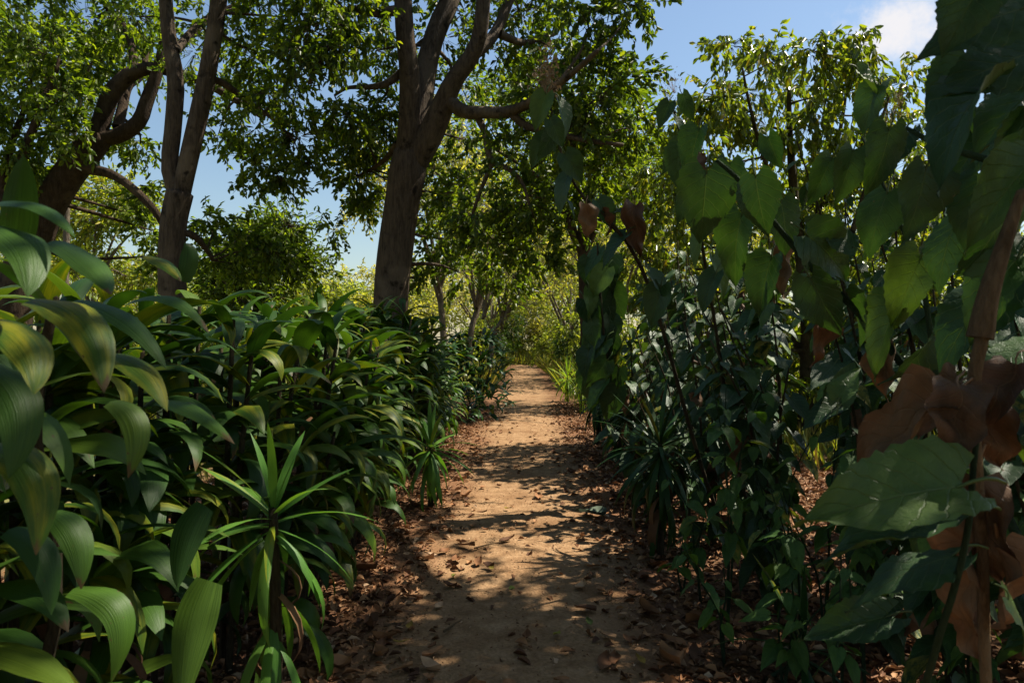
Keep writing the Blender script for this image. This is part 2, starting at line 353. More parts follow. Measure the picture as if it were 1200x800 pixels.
def clump_sprays(center, rad, nspray, nleaf, twig, leaf, droop=0.35, up=0.6):
    """leafy sprays filling an ellipsoid, denser near its outside"""
    c = np.array(center); rad = np.array(rad) if np.ndim(rad) else np.array([rad, rad, rad*0.75])
    d = rand_dirs(nspray); r = rng.uniform(0.25, 1.0, (nspray, 1))**0.55*rng.uniform(0.75, 1.15, (nspray, 1))
    p0 = c+d*r*rad
    td = unit(d*0.7+rand_dirs(nspray)*0.75+np.array([0, 0, -droop*0.5])); tl = rng.uniform(0.6, 1.3, (nspray, 1))*twig
    f = np.tile((np.arange(nleaf)+0.6)/nleaf, nspray)[:, None]
    P0 = np.repeat(p0, nleaf, 0); TD = np.repeat(td, nleaf, 0); TL = np.repeat(tl, nleaf, 0)
    pos = P0+TD*TL*f+np.array([0, 0, -1])*0.18*TL*f*f+rng.normal(0, 0.015, P0.shape)
    dirs = unit(TD*0.75+rand_dirs(len(pos))*0.85+np.array([0, 0, -droop]))
    nr = unit(rand_dirs(len(pos))*0.7+np.array([0, 0, up]))
    ln = leaf[0]*rng.uniform(0.7, 1.25, len(pos)); wd = leaf[1]*rng.uniform(0.75, 1.2, len(pos))
    return pos, dirs, nr, ln, wd, p0, p0+td*tl+np.array([0, 0, -0.18])*tl

def twig_mesh(A, B, r):
    """three-sided twigs from A to B"""
    n = len(A); d = unit(B-A); s = unit(np.cross(d, np.array([0.31, 0.2, 0.93]))); t = np.cross(d, s)
    ring = [s, -0.5*s+0.87*t, -0.5*s-0.87*t]
    V = np.stack([A+k*r for k in ring]+[B+k*r*0.4 for k in ring], axis=1).reshape(-1, 3); b = (np.arange(n)*6)[:, None]
    Q = np.concatenate([b+np.array(q) for q in ((0, 1, 4, 3), (1, 2, 5, 4), (2, 0, 3, 5))], axis=1).reshape(-1, 4)
    return V, Q

def tree(name, label, base, trunk, limbs, clumps, mat, bark, leaf=(0.11, 0.042), twig=0.45, dens=70, nleaf=16, group=None, droop=0.35, ns=12, wob=0.035, up=0.6, cat='tree'):
    """trunk / limbs: lists of (x, y, z, radius); clumps: (x, y, z, radius or radii[, density factor])"""
    base = Vector(base); t = thing(name, base, label, cat, group); B = np.array(base)
    pts = []
    def wood(nm, P, ns_, n):
        P = np.array(P, dtype=float); P[:, :3] -= B
        X = smooth_path(P, n); pts.append(X)
        return tube_obj(nm, X[:, :3], np.maximum(X[:, 3], 0.003), bark, t, ns_, wob)
    wood('trunk', trunk, ns+4, 34)
    for l in limbs: wood('limb', l, ns, 16)
    A = np.vstack(pts)
    LV, LQ, TA, TB = [], [], [], []; off = 0
    for cl in clumps:
        c = np.array(cl[:3], dtype=float)-B; rad = cl[3]; k = cl[4] if len(cl) > 4 else 1.0
        j = int(np.argmin(np.linalg.norm(A[:, :3]-c, axis=1)+0.25*np.maximum(A[:, 2]-c[2], 0))); q = A[j]
        m = (q[:3]+c)/2+rng.normal(0, 0.12, 3)*np.linalg.norm(q[:3]-c)*0.6
        r0 = min(q[3]*0.6, 0.012+0.02*np.linalg.norm(q[:3]-c))
        tube_obj('branch', np.array([q[:3], m, c]), np.array([r0, r0*.65, r0*.3]), bark, t, 6, 0.02, 9)
        po_, di, nr, ln, wd, p0, p1 = clump_sprays(c, rad, max(4, int(dens*k)), nleaf, twig, leaf, droop, up)
        V, Q = leaf_cloud(po_, di, nr, ln, wd); LV.append(V); LQ.append(Q+off); off += len(V)
        TA += [c+(p0-c)*0.25, p0]; TB += [p0, p1]
    crown = link('crown', np_mesh('crown', np.vstack(LV), np.vstack(LQ), mat), t); crown['kind'] = 'stuff'
    V, Q = twig_mesh(np.vstack(TA), np.vstack(TB), 0.005 if twig < 0.7 else 0.01)
    tw = link('twigs', np_mesh('twigs', V, Q, bark), t); tw['kind'] = 'stuff'
    return t

def px_line(L, d, rpx=True):
    """[(px, py, radius in px[, depth offset])] at distance d -> [(x, y, z, r)]"""
    out = []
    for q in L:
        dd = d+(q[3] if len(q) > 3 else 0); p = at(q[0], q[1], dd); out.append((p.x, p.y, p.z, q[2]/F*dd))
    return out
def px_clumps(L, d):
    out = []
    for q in L:
        dd = d+q[3]; p = at(q[0], q[1], dd); r = max(q[2]-13, 10)/F*dd; out.append((p.x, p.y, p.z, (r, r, r*0.8), q[4] if len(q) > 4 else 1.0))
    return out

# ---- the forked tree behind the hedge
D = 10.0
bx = at(450, 520, D)
main_trunk = [(bx.x-.02, D, gz(bx.x, D)-0.1, 0.40), (bx.x, D, 0.25, 0.33)]+px_line([(455, 420, 23), (459, 345, 20.5), (464, 290, 20), (470, 240, 20.5), (476, 205, 22), (480, 180, 19)], D)
main_limbs = [px_line(l, D) for l in (
    [(474, 205, 16), (480, 150, 13.5, -.1), (480, 90, 12, -.2), (475, 40, 11, -.3), (472, -10, 10, -.4), (462, -120, 8, -.6), (450, -260, 5, -.8)],
    [(480, 190, 14), (492, 130, 13, .1), (502, 70, 12.5, .3), (514, 30, 12, .4), (530, -10, 11, .5), (548, -110, 8, .8), (560, -240, 5, 1)],
    [(484, 195, 15), (504, 158, 15, -.1), (520, 122, 13, -.2), (532, 95, 11, -.3), (553, 66, 10, -.4), (563, 38, 9, -.5), (567, -5, 8, -.6), (572, -110, 6, -.8), (590, -220, 4, -1)],
    [(552, 66, 8, -.4), (572, 50, 7, -.2), (586, 28, 6, 0), (600, -8, 5.5, .2), (630, -80, 4, .5), (660, -150, 3, .8)],
    [(524, 118, 9, -.2), (545, 131, 8, -.4), (570, 132, 7, -.7), (598, 131, 6.5, -1), (625, 118, 5, -1.4), (660, 95, 4, -1.8), (700, 60, 3, -2.2)],
    [(598, 132, 5, -1), (618, 148, 4.5, -1.1), (650, 156, 4, -1.3), (690, 165, 3, -1.6), (730, 170, 2, -1.8)],
    [(558, 134, 4.5, -.5), (568, 155, 4, -.6), (573, 180, 4, -.7), (580, 192, 3.6, -.8), (596, 198, 3, -1), (612, 214, 2.2, -1.1), (620, 240, 1.5, -1.2)],
    [(577, 191, 3.2, -.8), (568, 212, 2.6, -.8), (558, 238, 2, -.8), (553, 255, 1.4, -.7)],
    [(472, 84, 5, -.1), (455, 97, 4, -.2), (435, 102, 3.4, -.3), (408, 103, 2.2, -.4), (392, 112, 1.5, -.4)],
    [(468, 12, 6, -.3), (440, 15, 5.5, -.6), (410, 12, 5, -.9), (398, 30, 4, -1.1), (380, 60, 3.2, -1.3), (362, 98, 2, -1.5)],
    [(466, 168, 4, 0), (452, 186, 3, .3), (436, 198, 2.2, .6), (420, 206, 1.4, .9)],
    [(586, 40, 5, -.1), (598, 46, 4.4, 0), (616, 50, 3.4, .2), (650, 40, 2.4, .5)],
)]
main_cl = [(430, 150, 50, .5), (405, 175, 38, .9), (425, 205, 42, 1.0, .8), (445, 120, 36, .6, .7), (400, 130, 34, -.2, .7), (428, 232, 26, 1.2, .7), (450, 160, 40, 1.3, .7),
           (365, 35, 55, -1.4), (395, 60, 34, -1.3, .7), (345, 65, 34, -1.6, .6), (420, 25, 50, -.8), (375, -20, 60, -1.4), (440, 60, 40, .9, .7), (455, -30, 70, 0),
           (470, 75, 45, 1.6, .6), (520, 45, 55, 1.6, .7), (545, 15, 60, .8, .8), (540, 100, 48, 1.7, .7), (590, 60, 50, .6, .8), (610, 15, 60, .6), (560, -50, 80, 1), (640, -20, 65, .8),
           (650, 60, 52, .2), (690, 30, 55, -1.0), (735, 5, 42, -1.2, .8), (690, 75, 50, -.8), (640, 110, 46, -1.0), (700, 120, 48, -1.4), (675, 155, 46, -1.4), (735, 90, 40, -.6, .8),
           (735, 150, 42, -1.0, .8), (690, 200, 44, -.6, .8), (600, 180, 40, -.9, .6), (615, 235, 44, -.9, .9), (560, 250, 40, -.6, .8), (580, 285, 46, -.3, .9), (540, 225, 36, .4, .7), (630, 285, 42, -.5, .9),
           (520, 280, 40, .9, .7), (600, 320, 40, .4, .7), (660, 245, 40, -.4, .8), (550, 165, 42, 1.2, .6), (510, 200, 34, 1.4, .6), (505, 250, 34, 1.4, .6), (540, 320, 34, .8, .5), (495, 320, 26, .8, .4), (390, 270, 16, 1.4, .25),
           (300, -60, 70, -1.5), (480, -120, 90, 0), (620, -110, 90, .5), (720, -80, 80, -.5), (520, -230, 90, 0), (650, -190, 90, 0), (420, -190, 80, -.5)]
tree('forked_tree', 'tall grey-barked forked tree rising from the hedge beside the path', on_ground(bx.x, D), main_trunk, main_limbs, px_clumps(main_cl, D), M['crown_main'], M['bark'],
     leaf=(0.11, 0.055), twig=0.34, dens=40, nleaf=14, ns=14)

# ---- double-stemmed tree and leaning tree on the hedge side
D = 9.0
b0 = at(203, 520, D)
twin_cl = [(300, 60, 55, .6), (330, 110, 50, .5), (350, 160, 40, .4), (358, 190, 18, .4, .4), (300, 150, 46, .7, .8), (290, 105, 50, 1.0), (270, 30, 55, .8, .8), (330, 20, 55, .3), (300, 195, 36, .6, .8), (330, 208, 20, .5, .5),
           (255, 160, 34, 1.2, .5), (230, 60, 50, 1.3, .7), (200, -40, 80, .3), (290, -60, 80, .3), (160, 20, 50, .9, .7), (245, 260, 30, .8, .6), (285, 275, 34, .8, .8), (320, 295, 30, .9, .8), (250, 300, 26, 1.1, .6), (225, -140, 90, 0), (285, 310, 28, 1.2, .7)]
tree('twin_stemmed_tree', 'slim twin-stemmed tree forking just above the hedge top', on_ground(b0.x, D),
     [(b0.x, D, gz(b0.x, D)-.1, .24), (b0.x, D, .5, .2)]+px_line([(203, 390, 16), (202, 310, 15), (204, 262, 15), (211, 226, 15)], D),
     [px_line(l, D) for l in ([(211, 232, 11), (199, 198, 9.5), (203, 150, 9.5), (206, 95, 9), (198, 45, 8), (193, -15, 7.5), (190, -110, 6), (195, -200, 4)],
                              [(211, 232, 11), (224, 175, 10.5), (238, 110, 10), (250, 45, 9.5), (258, -10, 9), (272, -110, 7), (280, -220, 4)],
                              [(214, 272, 4.5), (228, 277, 4, .2), (240, 290, 3, .4), (250, 305, 2, .6)],
                              [(240, 90, 4.5, .1), (262, 98, 4, .3), (290, 118, 3, .5), (320, 140, 2, .5), (345, 165, 1.4, .4)],
                              [(206, 60, 4.5, 0), (222, 40, 4, .4), (245, 20, 3, .7), (280, 10, 2, .8)])],
     px_clumps(twin_cl, D), M['crown_left'], M['bark'], leaf=(0.10, 0.05), twig=0.32, dens=40, nleaf=14)
D = 11.0
b0 = at(8, 520, D)
lean_cl = [(20, 30, 60, 0), (60, 60, 52, -.4), (20, 95, 56, -.2), (70, 110, 46, -.5), (110, 70, 44, .2, .8), (30, 150, 54, -.1), (80, 155, 36, -.6, .6), (100, 20, 56, .4), (150, 10, 50, .5, .8), (-30, 60, 60, 0), (-30, 140, 60, 0),
           (150, 60, 34, 1.0, .5), (165, 170, 30, 1.1, .4), (145, 165, 24, 1.0, .3), (168, 225, 28, .9, .4), (178, 270, 30, .9, .5), (150, 250, 16, 1.0, .25), (250, 110, 40, 1.5, .4), (185, 300, 26, 1.1, .6),
           (50, -50, 80, 0), (150, -70, 80, .3), (-40, -40, 90, 0), (15, 190, 34, -.4, .6), (40, 200, 24, .6, .4)]
tree('leaning_tree', 'dark leaning tree with crooked limbs behind the hedge', on_ground(b0.x, D),
     [(b0.x, D, gz(b0.x, D)-.1, .36), (b0.x+.05, D, .6, .31)]+px_line([(18, 350, 20), (38, 285, 19), (55, 245, 18), (80, 205, 17), (102, 178, 16), (118, 160, 14)], D),
     [px_line(l, D) for l in ([(112, 168, 11), (120, 140, 10), (130, 112, 9.5), (145, 94, 9), (160, 84, 8), (180, 80, 7), (205, 85, 6, .2), (240, 97, 5, .4), (280, 120, 3.5, .6), (310, 140, 2, .8)],
                              [(116, 163, 9), (140, 158, 9), (162, 143, 8.5), (172, 118, 7.5), (182, 92, 6.5), (190, 60, 5), (195, 10, 4)],
                              [(138, 150, 6), (144, 125, 5.5, .2), (150, 100, 5.5, .4), (165, 88, 4.5, .6), (172, 60, 3, .8)],
                              [(92, 196, 6), (108, 199, 6, -.2), (128, 203, 5.5, -.4), (150, 216, 5, -.5), (168, 232, 4.5, -.6), (185, 252, 4, -.6), (196, 275, 3, -.5)],
                              [(205, 62, 5, .3), (225, 40, 5, .5), (245, 22, 4, .8), (280, 5, 3, 1)],
                              [(40, 285, 7), (20, 220, 6, -.3), (32, 170, 5, -.5), (52, 120, 4, -.5), (70, 70, 2.5, -.5)],
                              [(30, 300, 6), (4, 230, 5.5, .3), (10, 180, 4.5, .3), (28, 130, 3, .3)],
                              [(158, 85, 5, .1), (150, 40, 4, .3), (120, 0, 3, .5)])],
     px_clumps(lean_cl, D), M['crown_left'], M['bark_dark'], leaf=(0.115, 0.056), twig=0.36, dens=46, nleaf=14)

# ---- thicket tree with drooping glossy leaves on the other side, seen against the light
D = 9.5
b0 = at(945, 520, D)
right_cl = []
for (x0, x1, y, r) in ((860, 1010, 62, 34), (840, 1050, 105, 38), (800, 1085, 150, 40), (780, 1110, 200, 42), (770, 1130, 250, 44), (760, 1130, 305, 44), (780, 1140, 360, 44), (800, 1150, 410, 40), (840, 1180, 455, 36)):
    k = int((x1-x0)/42)+1
    for i in range(k):
        right_cl.append((x0+(x1-x0)*i/max(k-1, 1)+random.uniform(-10, 10), y+random.uniform(-12, 12), r, random.uniform(-1.0, 1.4), 0.62))
tree('drooping_leaf_tree', 'bushy sunlit tree with small drooping glossy leaves, bare twigs among them', on_ground(b0.x, D),
     [(b0.x, D, gz(b0.x, D)-.1, .12), (b0.x, D, .8, .1)]+px_line([(945, 380, 7), (938, 300, 6), (930, 220, 5), (925, 150, 3.5), (925, 90, 2)], D),
     [px_line(l, D) for l in ([(944, 420, 5), (900, 340, 4, .4), (860, 260, 3, .7), (835, 180, 2, .8), (825, 140, 1.2, .8)], [(945, 400, 5), (985, 310, 4, -.4), (1015, 220, 3, -.6), (1030, 150, 2, -.6), (1042, 115, 1.2, -.6)],
                              [(938, 310, 4), (965, 230, 3, .5), (985, 150, 2.2, .7), (995, 80, 1.4, .7)], [(936, 290, 3.5), (900, 200, 2.5, -.5), (880, 130, 2, -.7), (870, 80, 1.2, -.8)], [(945, 410, 4.5), (1020, 360, 3.5, .3), (1080, 280, 2.5, .5), (1100, 210, 1.6, .6)])],
     px_clumps(right_cl, D), M['crown_gloss'], M['stem'], leaf=(0.12, 0.056), twig=0.34, dens=46, nleaf=11, droop=0.9, ns=8, up=0.3)

# ---- generic background trees and bushes
def far_tree(name, label, px, d, h, spread, mat, bark, r=0.14, nclump=12, dens=26, leaf=(0.2, 0.085), lean=0.0, fork=0.45, flat=0.5, group=None, low=0.55, droop=0.2):
    x0 = (px-600)/F*d; z0 = gz(x0, d); top = z0+h
    trunk = [(x0, d, z0-.1, r*1.25), (x0+lean*.2, d, z0+h*.2, r), (x0+lean*.6, d+.1, z0+h*fork, r*.8), (x0+lean*.8, d, z0+h*(fork+.15), r*.55)]
    limbs, cl = [], []
    nl = 5
    for i in range(nl):
        a = 2*math.pi*i/nl+random.uniform(-.5, .5); e = spread*random.uniform(.55, .95)
        p = (x0+lean+math.cos(a)*e, d+math.sin(a)*e, top-h*random.uniform(.08, .25))
        limbs.append([(x0+lean*.55, d+.1, z0+h*fork*random.uniform(.8, 1.05), r*.6), (x0+lean*.8+math.cos(a)*e*.4, d+math.sin(a)*e*.4, z0+h*(fork+.22), r*.42), (*p, r*.15)])
    for i in range(nclump):
        a = 2*math.pi*i*0.618; e = spread*math.sqrt((i+.5)/nclump)
        zc = top-h*(1-low)*random.uniform(0.1, 0.9)*(0.5+0.5*e/spread)
        cr = spread*random.uniform(.22, .36)
        cl.append((x0+lean+math.cos(a)*e, d+math.sin(a)*e, zc, (cr, cr, cr*flat), 1.0))
    return tree(name, label, (x0, d, z0), trunk, limbs, cl, mat, bark, leaf=leaf, twig=0.5+0.012*d, dens=dens, nleaf=11, group=group, ns=7, wob=0.03, droop=droop)

g = 'pale trees lining the far end of the path'
for (px, d, h, sp, ln, fk, lo) in ((522, 20, 8.2, 2.6, -.3, .38, .5), (548, 22, 8.5, 2.4, .5, .3, .5), (572, 25, 8.0, 3.0, .9, .3, .45), (560, 31, 9.0, 3.2, .6, .35, .45), (690, 33, 7.5, 3.4, -.6, .25, .3), (676, 27, 7.0, 3.0, -.5, .25, .25), (570, 40, 8.0, 3.6, .5, .3, .3), (720, 24, 7.5, 2.8, 0, .3, .3)):
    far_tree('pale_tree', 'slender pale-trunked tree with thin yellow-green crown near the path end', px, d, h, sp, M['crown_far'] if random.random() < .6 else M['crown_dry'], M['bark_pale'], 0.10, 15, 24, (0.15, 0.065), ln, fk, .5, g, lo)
g = 'spreading trees on the skyline beyond the hedge'
for (px, d, h, sp, mt) in ((405, 48, 5.0, 5.5, 'crown_dry'), (455, 55, 6.2, 5.5, 'crown_far'), (330, 42, 5.2, 4.5, 'crown_far'), (500, 60, 8.5, 6, 'crown_dry'), (250, 46, 5.6, 5, 'crown_far'), (150, 50, 7.5, 6, 'crown_far'), (30, 50, 10, 6, 'crown_far')):
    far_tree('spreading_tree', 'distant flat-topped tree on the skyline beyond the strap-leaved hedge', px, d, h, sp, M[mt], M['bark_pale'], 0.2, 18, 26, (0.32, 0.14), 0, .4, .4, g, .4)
g = 'trees closing off the end of the path'
for (px, d, h, sp, mt) in ((560, 52, 9, 5, 'crown_dry'), (610, 56, 9.5, 5.5, 'crown_far'), (655, 50, 10, 5, 'crown_dry'), (705, 45, 9.5, 5, 'crown_far'), (760, 40, 10, 5, 'crown_far'), (830, 38, 9, 5, 'crown_far'), (900, 36, 9, 5, 'crown_dry'), (980, 36, 9.5, 5, 'crown_far'), (1060, 34, 9, 5, 'crown_far'), (1150, 32, 9, 5, 'crown_far')):
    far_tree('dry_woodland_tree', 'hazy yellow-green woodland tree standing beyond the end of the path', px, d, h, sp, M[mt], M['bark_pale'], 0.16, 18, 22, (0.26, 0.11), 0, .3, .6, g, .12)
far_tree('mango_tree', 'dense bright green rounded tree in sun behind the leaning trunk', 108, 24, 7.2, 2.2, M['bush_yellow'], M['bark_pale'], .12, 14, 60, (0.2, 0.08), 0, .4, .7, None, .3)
far_tree('shade_tree', 'leafy green tree behind the twin stems with low sunlit boughs', 300, 17, 4.6, 1.15, M['crown_left'], M['bark_dark'], .14, 14, 70, (0.15, 0.06), 0, .45, .7, None, .4)
far_tree('sunny_tree', 'light green tree with full crown between forked tree and drooping thicket', 690, 16, 7.6, 2.4, M['crown_left'], M['bark_dark'], .16, 16, 80, (0.14, 0.055), -.2, .45, .7, None, .45)
far_tree('slim_pale_tree', 'thin straight pale trunk standing behind the leaning tree', 76, 16, 9.5, 2.0, M['crown_left'], M['bark_pale'], .075, 10, 40, (0.15, 0.06), 0, .6, .6, None, .65)
# tree just outside the frame whose crown shades the near path and hedge
roadside = []
for i in range(25):
    roadside.append((random.uniform(1.6, 6.6), random.uniform(-4.2, 5.2), random.uniform(4.9, 7.6), (.7, .7, .5), .8))
roadside += [(3.1, 2.1, 5.5, (.6, .6, .4), 1.0), (2.7, 1.7, 5.2, (.5, .5, .4), 1.0), (3.3, 1.4, 5.6, (.6, .6, .4), 1.0)]  # unseen clumps added to the crown to shade the broad sapling leaf
for i in range(17):
    yy = random.uniform(3.5, 9.0); roadside.append((random.uniform(2.0, 4.2), yy, max(EYE+.5*yy+.95, 5.2)+random.uniform(0, 1.6), (.65, .65, .4), .8))
tree('overhanging_tree', 'shade tree beside the broad-leaved thicket, its crown overhanging the path', on_ground(5.6, .4), [(5.6, .4, gz(5.6, .4)-.1, .3), (5.6, .4, 1.5, .25), (5.3, .5, 3.6, .22)],
     [[(5.3, .5, 3.4, .16), (4.4, 2.6, 5.4, .12), (3.6, 5.5, 6.6, .08), (3.2, 8, 7.4, .03)], [(5.3, .5, 3.4, .16), (4.4, -1, 4.9, .12), (3.2, -2.6, 6.2, .05)], [(5.3, .5, 3.5, .15), (4.2, .6, 5.4, .1), (2.4, .8, 6.4, .04)], [(5.3, .5, 3.5, .15), (5.8, 1.5, 5.2, .1), (6.3, 2.6, 6.6, .04)]],
     roadside, M['crown_main'], M['bark_dark'], leaf=(0.13, 0.05), twig=0.4, dens=50, nleaf=14)

hedgeside = []  # unseen crown, its dense clumps added to cut sky light on the hedge
for i in range(84):
    hedgeside.append((random.uniform(-8, 1.4), random.uniform(-8.0, 2.2), random.uniform(4.4, 7.4), (.8, .8, .5), 1.0))
tree('overhanging_tree', 'shade tree behind the near hedge, its crown spreading over the path', on_ground(-4.6, -1.6), [(-4.6, -1.6, gz(-4.6, -1.6)-.1, .3), (-4.6, -1.6, 1.5, .25), (-4.3, -1.5, 3.6, .22)],
     [[(-4.3, -1.5, 3.4, .16), (-3.2, -.6, 4.8, .12), (-2.2, .4, 6.0, .05)], [(-4.3, -1.5, 3.4, .16), (-3.4, -2.4, 4.9, .12), (-2.2, -3.6, 6.2, .05)], [(-4.3, -1.5, 3.5, .15), (-2.2, -1.6, 5.4, .1), (-.2, -1.8, 6.4, .04)]],
     hedgeside, M['crown_main'], M['bark_dark'], leaf=(0.13, 0.05), twig=0.4, dens=55, nleaf=14)

def bush(name, label, px, d, h, w, mat, leaf=(0.1, 0.045), dens=60, group=None, ncl=7):
    x0 = (px-600)/F*d; z0 = gz(x0, d); cl = []
    for i in range(ncl):
        a = random.uniform(0, 6.28); e = w*math.sqrt(random.random())*.8; cr = w*random.uniform(.35, .5)
        cl.append((x0+math.cos(a)*e, d+math.sin(a)*e, z0+h*random.uniform(.25, .85), (cr, cr, h*.28), 1.0))
    return tree(name, label, (x0, d, z0), [(x0, d, z0-.05, .03), (x0+.03, d, z0+h*.3, .025), (x0, d+.02, z0+h*.6, .012)], [], cl, mat, M['stem'], leaf=leaf, twig=.32, dens=dens, nleaf=10, group=group, ns=5, cat='bush')
g = 'sunlit bushes beyond the hedge'
for (px, d, h, w, mt) in ((350, 19, 2.6, 1.4, 'bush_yellow'), (395, 22, 2.9, 1.6, 'bush_yellow'), (425, 25, 3.2, 1.7, 'bush_yellow'), (290, 18, 2.2, 1.5, 'bush_yellow'), (220, 20, 2.4, 1.6, 'bush_yellow'), (150, 19, 2.4, 1.6, 'bush_yellow'), (60, 20, 2.6, 1.6, 'bush_yellow'), (470, 27, 3, 1.6, 'bush_yellow')):
    bush('yellow_green_bush', 'yellow-green sunlit bush behind the strap-leaved hedge', px, d, h, w, M[mt], (0.15, 0.06), 62, g)
g = 'low scrub at the far end of the path'
for (px, d, h, w, mt) in ((540, 30, 2.4, 1.3, 'crown_far'), (562, 34, 2.4, 1.3, 'bush_green'), (588, 44, 3.4, 1.7, 'bush_green'), (612, 46, 3.0, 1.6, 'crown_dry'), (640, 45, 3.0, 1.7, 'crown_dry'), (660, 38, 3.0, 1.6, 'crown_far'), (672, 31, 2.6, 1.4, 'crown_far'), (690, 26, 2.8, 1.4, 'bush_green'), (715, 22, 2.8, 1.4, 'crown_far'), (625, 50, 4.2, 2.2, 'bush_green'), (576, 47, 4, 2, 'crown_far')):
    bush('scrub_bush', 'dry yellow-green scrub bush at the far end of the path', px, d, h, w, M[mt], (0.15, 0.06), 60, g)
g = 'sunlit bushes behind the thicket'
for (px, d, h, w, mt) in ((780, 15, 2.4, 1.4, 'bush_yellow'), (840, 13, 2.0, 1.3, 'bush_yellow'), (900, 14, 2.0, 1.4, 'bush_yellow'), (960, 12, 1.8, 1.3, 'bush_yellow'), (1030, 11, 2.0, 1.3, 'bush_yellow'), (1110, 10, 2.2, 1.4, 'bush_green'), (1180, 9.5, 2.2, 1.4, 'bush_green')):
    bush('thicket_bush', 'bright bush seen through gaps in the broad-leaved thicket', px, d, h, w, M[mt], (0.11, 0.045), 60, g)

# ---- grass
def grass_patch(name, n, xr, yr, h, keep=None):
    x = rng.uniform(*xr, n); y = rng.uniform(*yr, n)
    if keep is not None: k = keep(x, y); x, y = x[k], y[k]
    n = len(x); z = sheet_z(x, y)
    pos = np.column_stack([x, y, z]); d = unit(rng.normal(0, .45, (n, 3))*np.array([1, 1, .3])+np.array([0, 0, 1.0]))
    V, Q = leaf_cloud(pos, d, unit(rng.normal(size=(n, 3))), h*rng.uniform(.5, 1.4, n), 0.012*(1+y/14))
    o = link(name, np_mesh(name, V, Q, M['grass'])); o['kind'] = 'stuff'; return o
tag(grass_patch('grass', 40000, (3.3, 16), (4.5, 34), .36), 'dry yellow-green grass growing in the sun behind the thicket', 'grass')
tag(grass_patch('grass', 26000, (-16, -3.0), (7, 34), .5), 'yellow-green grass in the sun behind the strap-leaved hedge', 'grass')
tag(grass_patch('grass', 15000, (-3, 5), (16, 60), .75, lambda x, y: (np.abs(x-path_c(y)) > 1.05) | (y > 43)), 'tall dry grass closing in on the far end of the path', 'grass')

# ---------------------------------------------------------------- big leaves: shared meshes
def ribbon_mesh(name, spine, width, mat, nw=4, cup=0.25, side=None, wave=0.0, tipw=None):
    """strap leaf along a spine (n,3); width profile (n,); side = preferred sideways vector"""
    P = np.asarray(spine, dtype=float); n = len(P); T = unit(np.gradient(P, axis=0))
    sd = np.array([0, 1.0, 0]) if side is None else np.asarray(side, dtype=float)
    V, uv = [], []; ph = random.uniform(0, 6)
    for i in range(n):
        s = sd-np.dot(sd, T[i])*T[i]; s /= np.linalg.norm(s)+1e-9; u = np.cross(T[i], s)
        if side is None and u[2] < 0 and i == 0: pass
        for j in range(nw+1):
            a = j/nw*2-1; w = width[i]*.5
            V.append(P[i]+s*a*w+u*(cup*w*abs(a)**1.3+wave*w*abs(a)*math.sin(i*1.1+ph+a*1.5))); uv.append((j/nw, i/(n-1)))
    return np_mesh(name, V, grid_quads(n, nw+1), mat, uv, True)
def strap_profile(n, w, base=0.38, peak=0.42):
    s = np.linspace(0, 1, n); a = np.where(s < peak, base+(1-base)*np.sin(np.clip(s/peak, 0, 1)*math.pi/2), np.cos(np.clip((s-peak)/(1-peak), 0, 1)*math.pi/2)**0.72)
    return w*np.maximum(a, 0.02)
def strap_variant(name, L, w, bend, power, mat, n=11, nw=4, cup=-0.3, twist=0.0):
    s = np.linspace(0, 1, n); th = -bend*s**power; dx = np.cos(th); dz = np.sin(th); st = L/(n-1)
    P = np.zeros((n, 3))
    for i in range(1, n): P[i] = P[i-1]+np.array([(dx[i]+dx[i-1])/2, twist*s[i]**2, (dz[i]+dz[i-1])/2])*st
    return ribbon_mesh(name, P, strap_profile(n, w), mat, nw, cup, wave=random.uniform(0.03, .12))
def strap_set(mat, L, w, n=10, nseg=11, nw=4, bends=(25, 150)):
    out = []
    for i in range(n):
        b = R(bends[0]+(bends[1]-bends[0])*i/(n-1))
        out.append(strap_variant('strap_leaf', L*random.uniform(.9, 1.1), w*random.uniform(.9, 1.1), b, random.uniform(1.1, 2.0), mat, nseg, nw, random.uniform(-.3, -.1) , random.uniform(-.25, .25)))
    return out
STRAP = strap_set(M['strap'], .50, .108, 12, 11, 4, (55, 165))
STRAP += strap_set(M['strap_yellow'], .48, .104, 2, 11, 4, (90, 150))
STRAP_D = strap_set(M['strap_dark'], .27, .055, 8, 8, 2)
SPIKE = strap_set(M['spike'], .42, .042, 8, 10, 2, (5, 75))
SPIKE_D = strap_set(M['strap_dark'], .42, .032, 8, 9, 2, (10, 95))
SPIKE_B = strap_set(M['spike_bright'], .55, .032, 8, 9, 2, (5, 85))
DEADSTRAP = strap_set(M['dead'], .34, .05, 4, 8, 2, (120, 170))

def put_leaf(name, me, parent, loc, az, elev, roll=0.0, sc=1.0, scw=1.0):
    o = bpy.data.objects.new(name, me); C.objects.link(o); o.parent = parent
    o.matrix_basis = Matrix.Translation(loc) @ Matrix.Rotation(az, 4, 'Z') @ Matrix.Rotation(-elev, 4, 'Y') @ Matrix.Rotation(roll, 4, 'X') @ Matrix.Diagonal((sc, sc*scw, sc, 1))
    return o

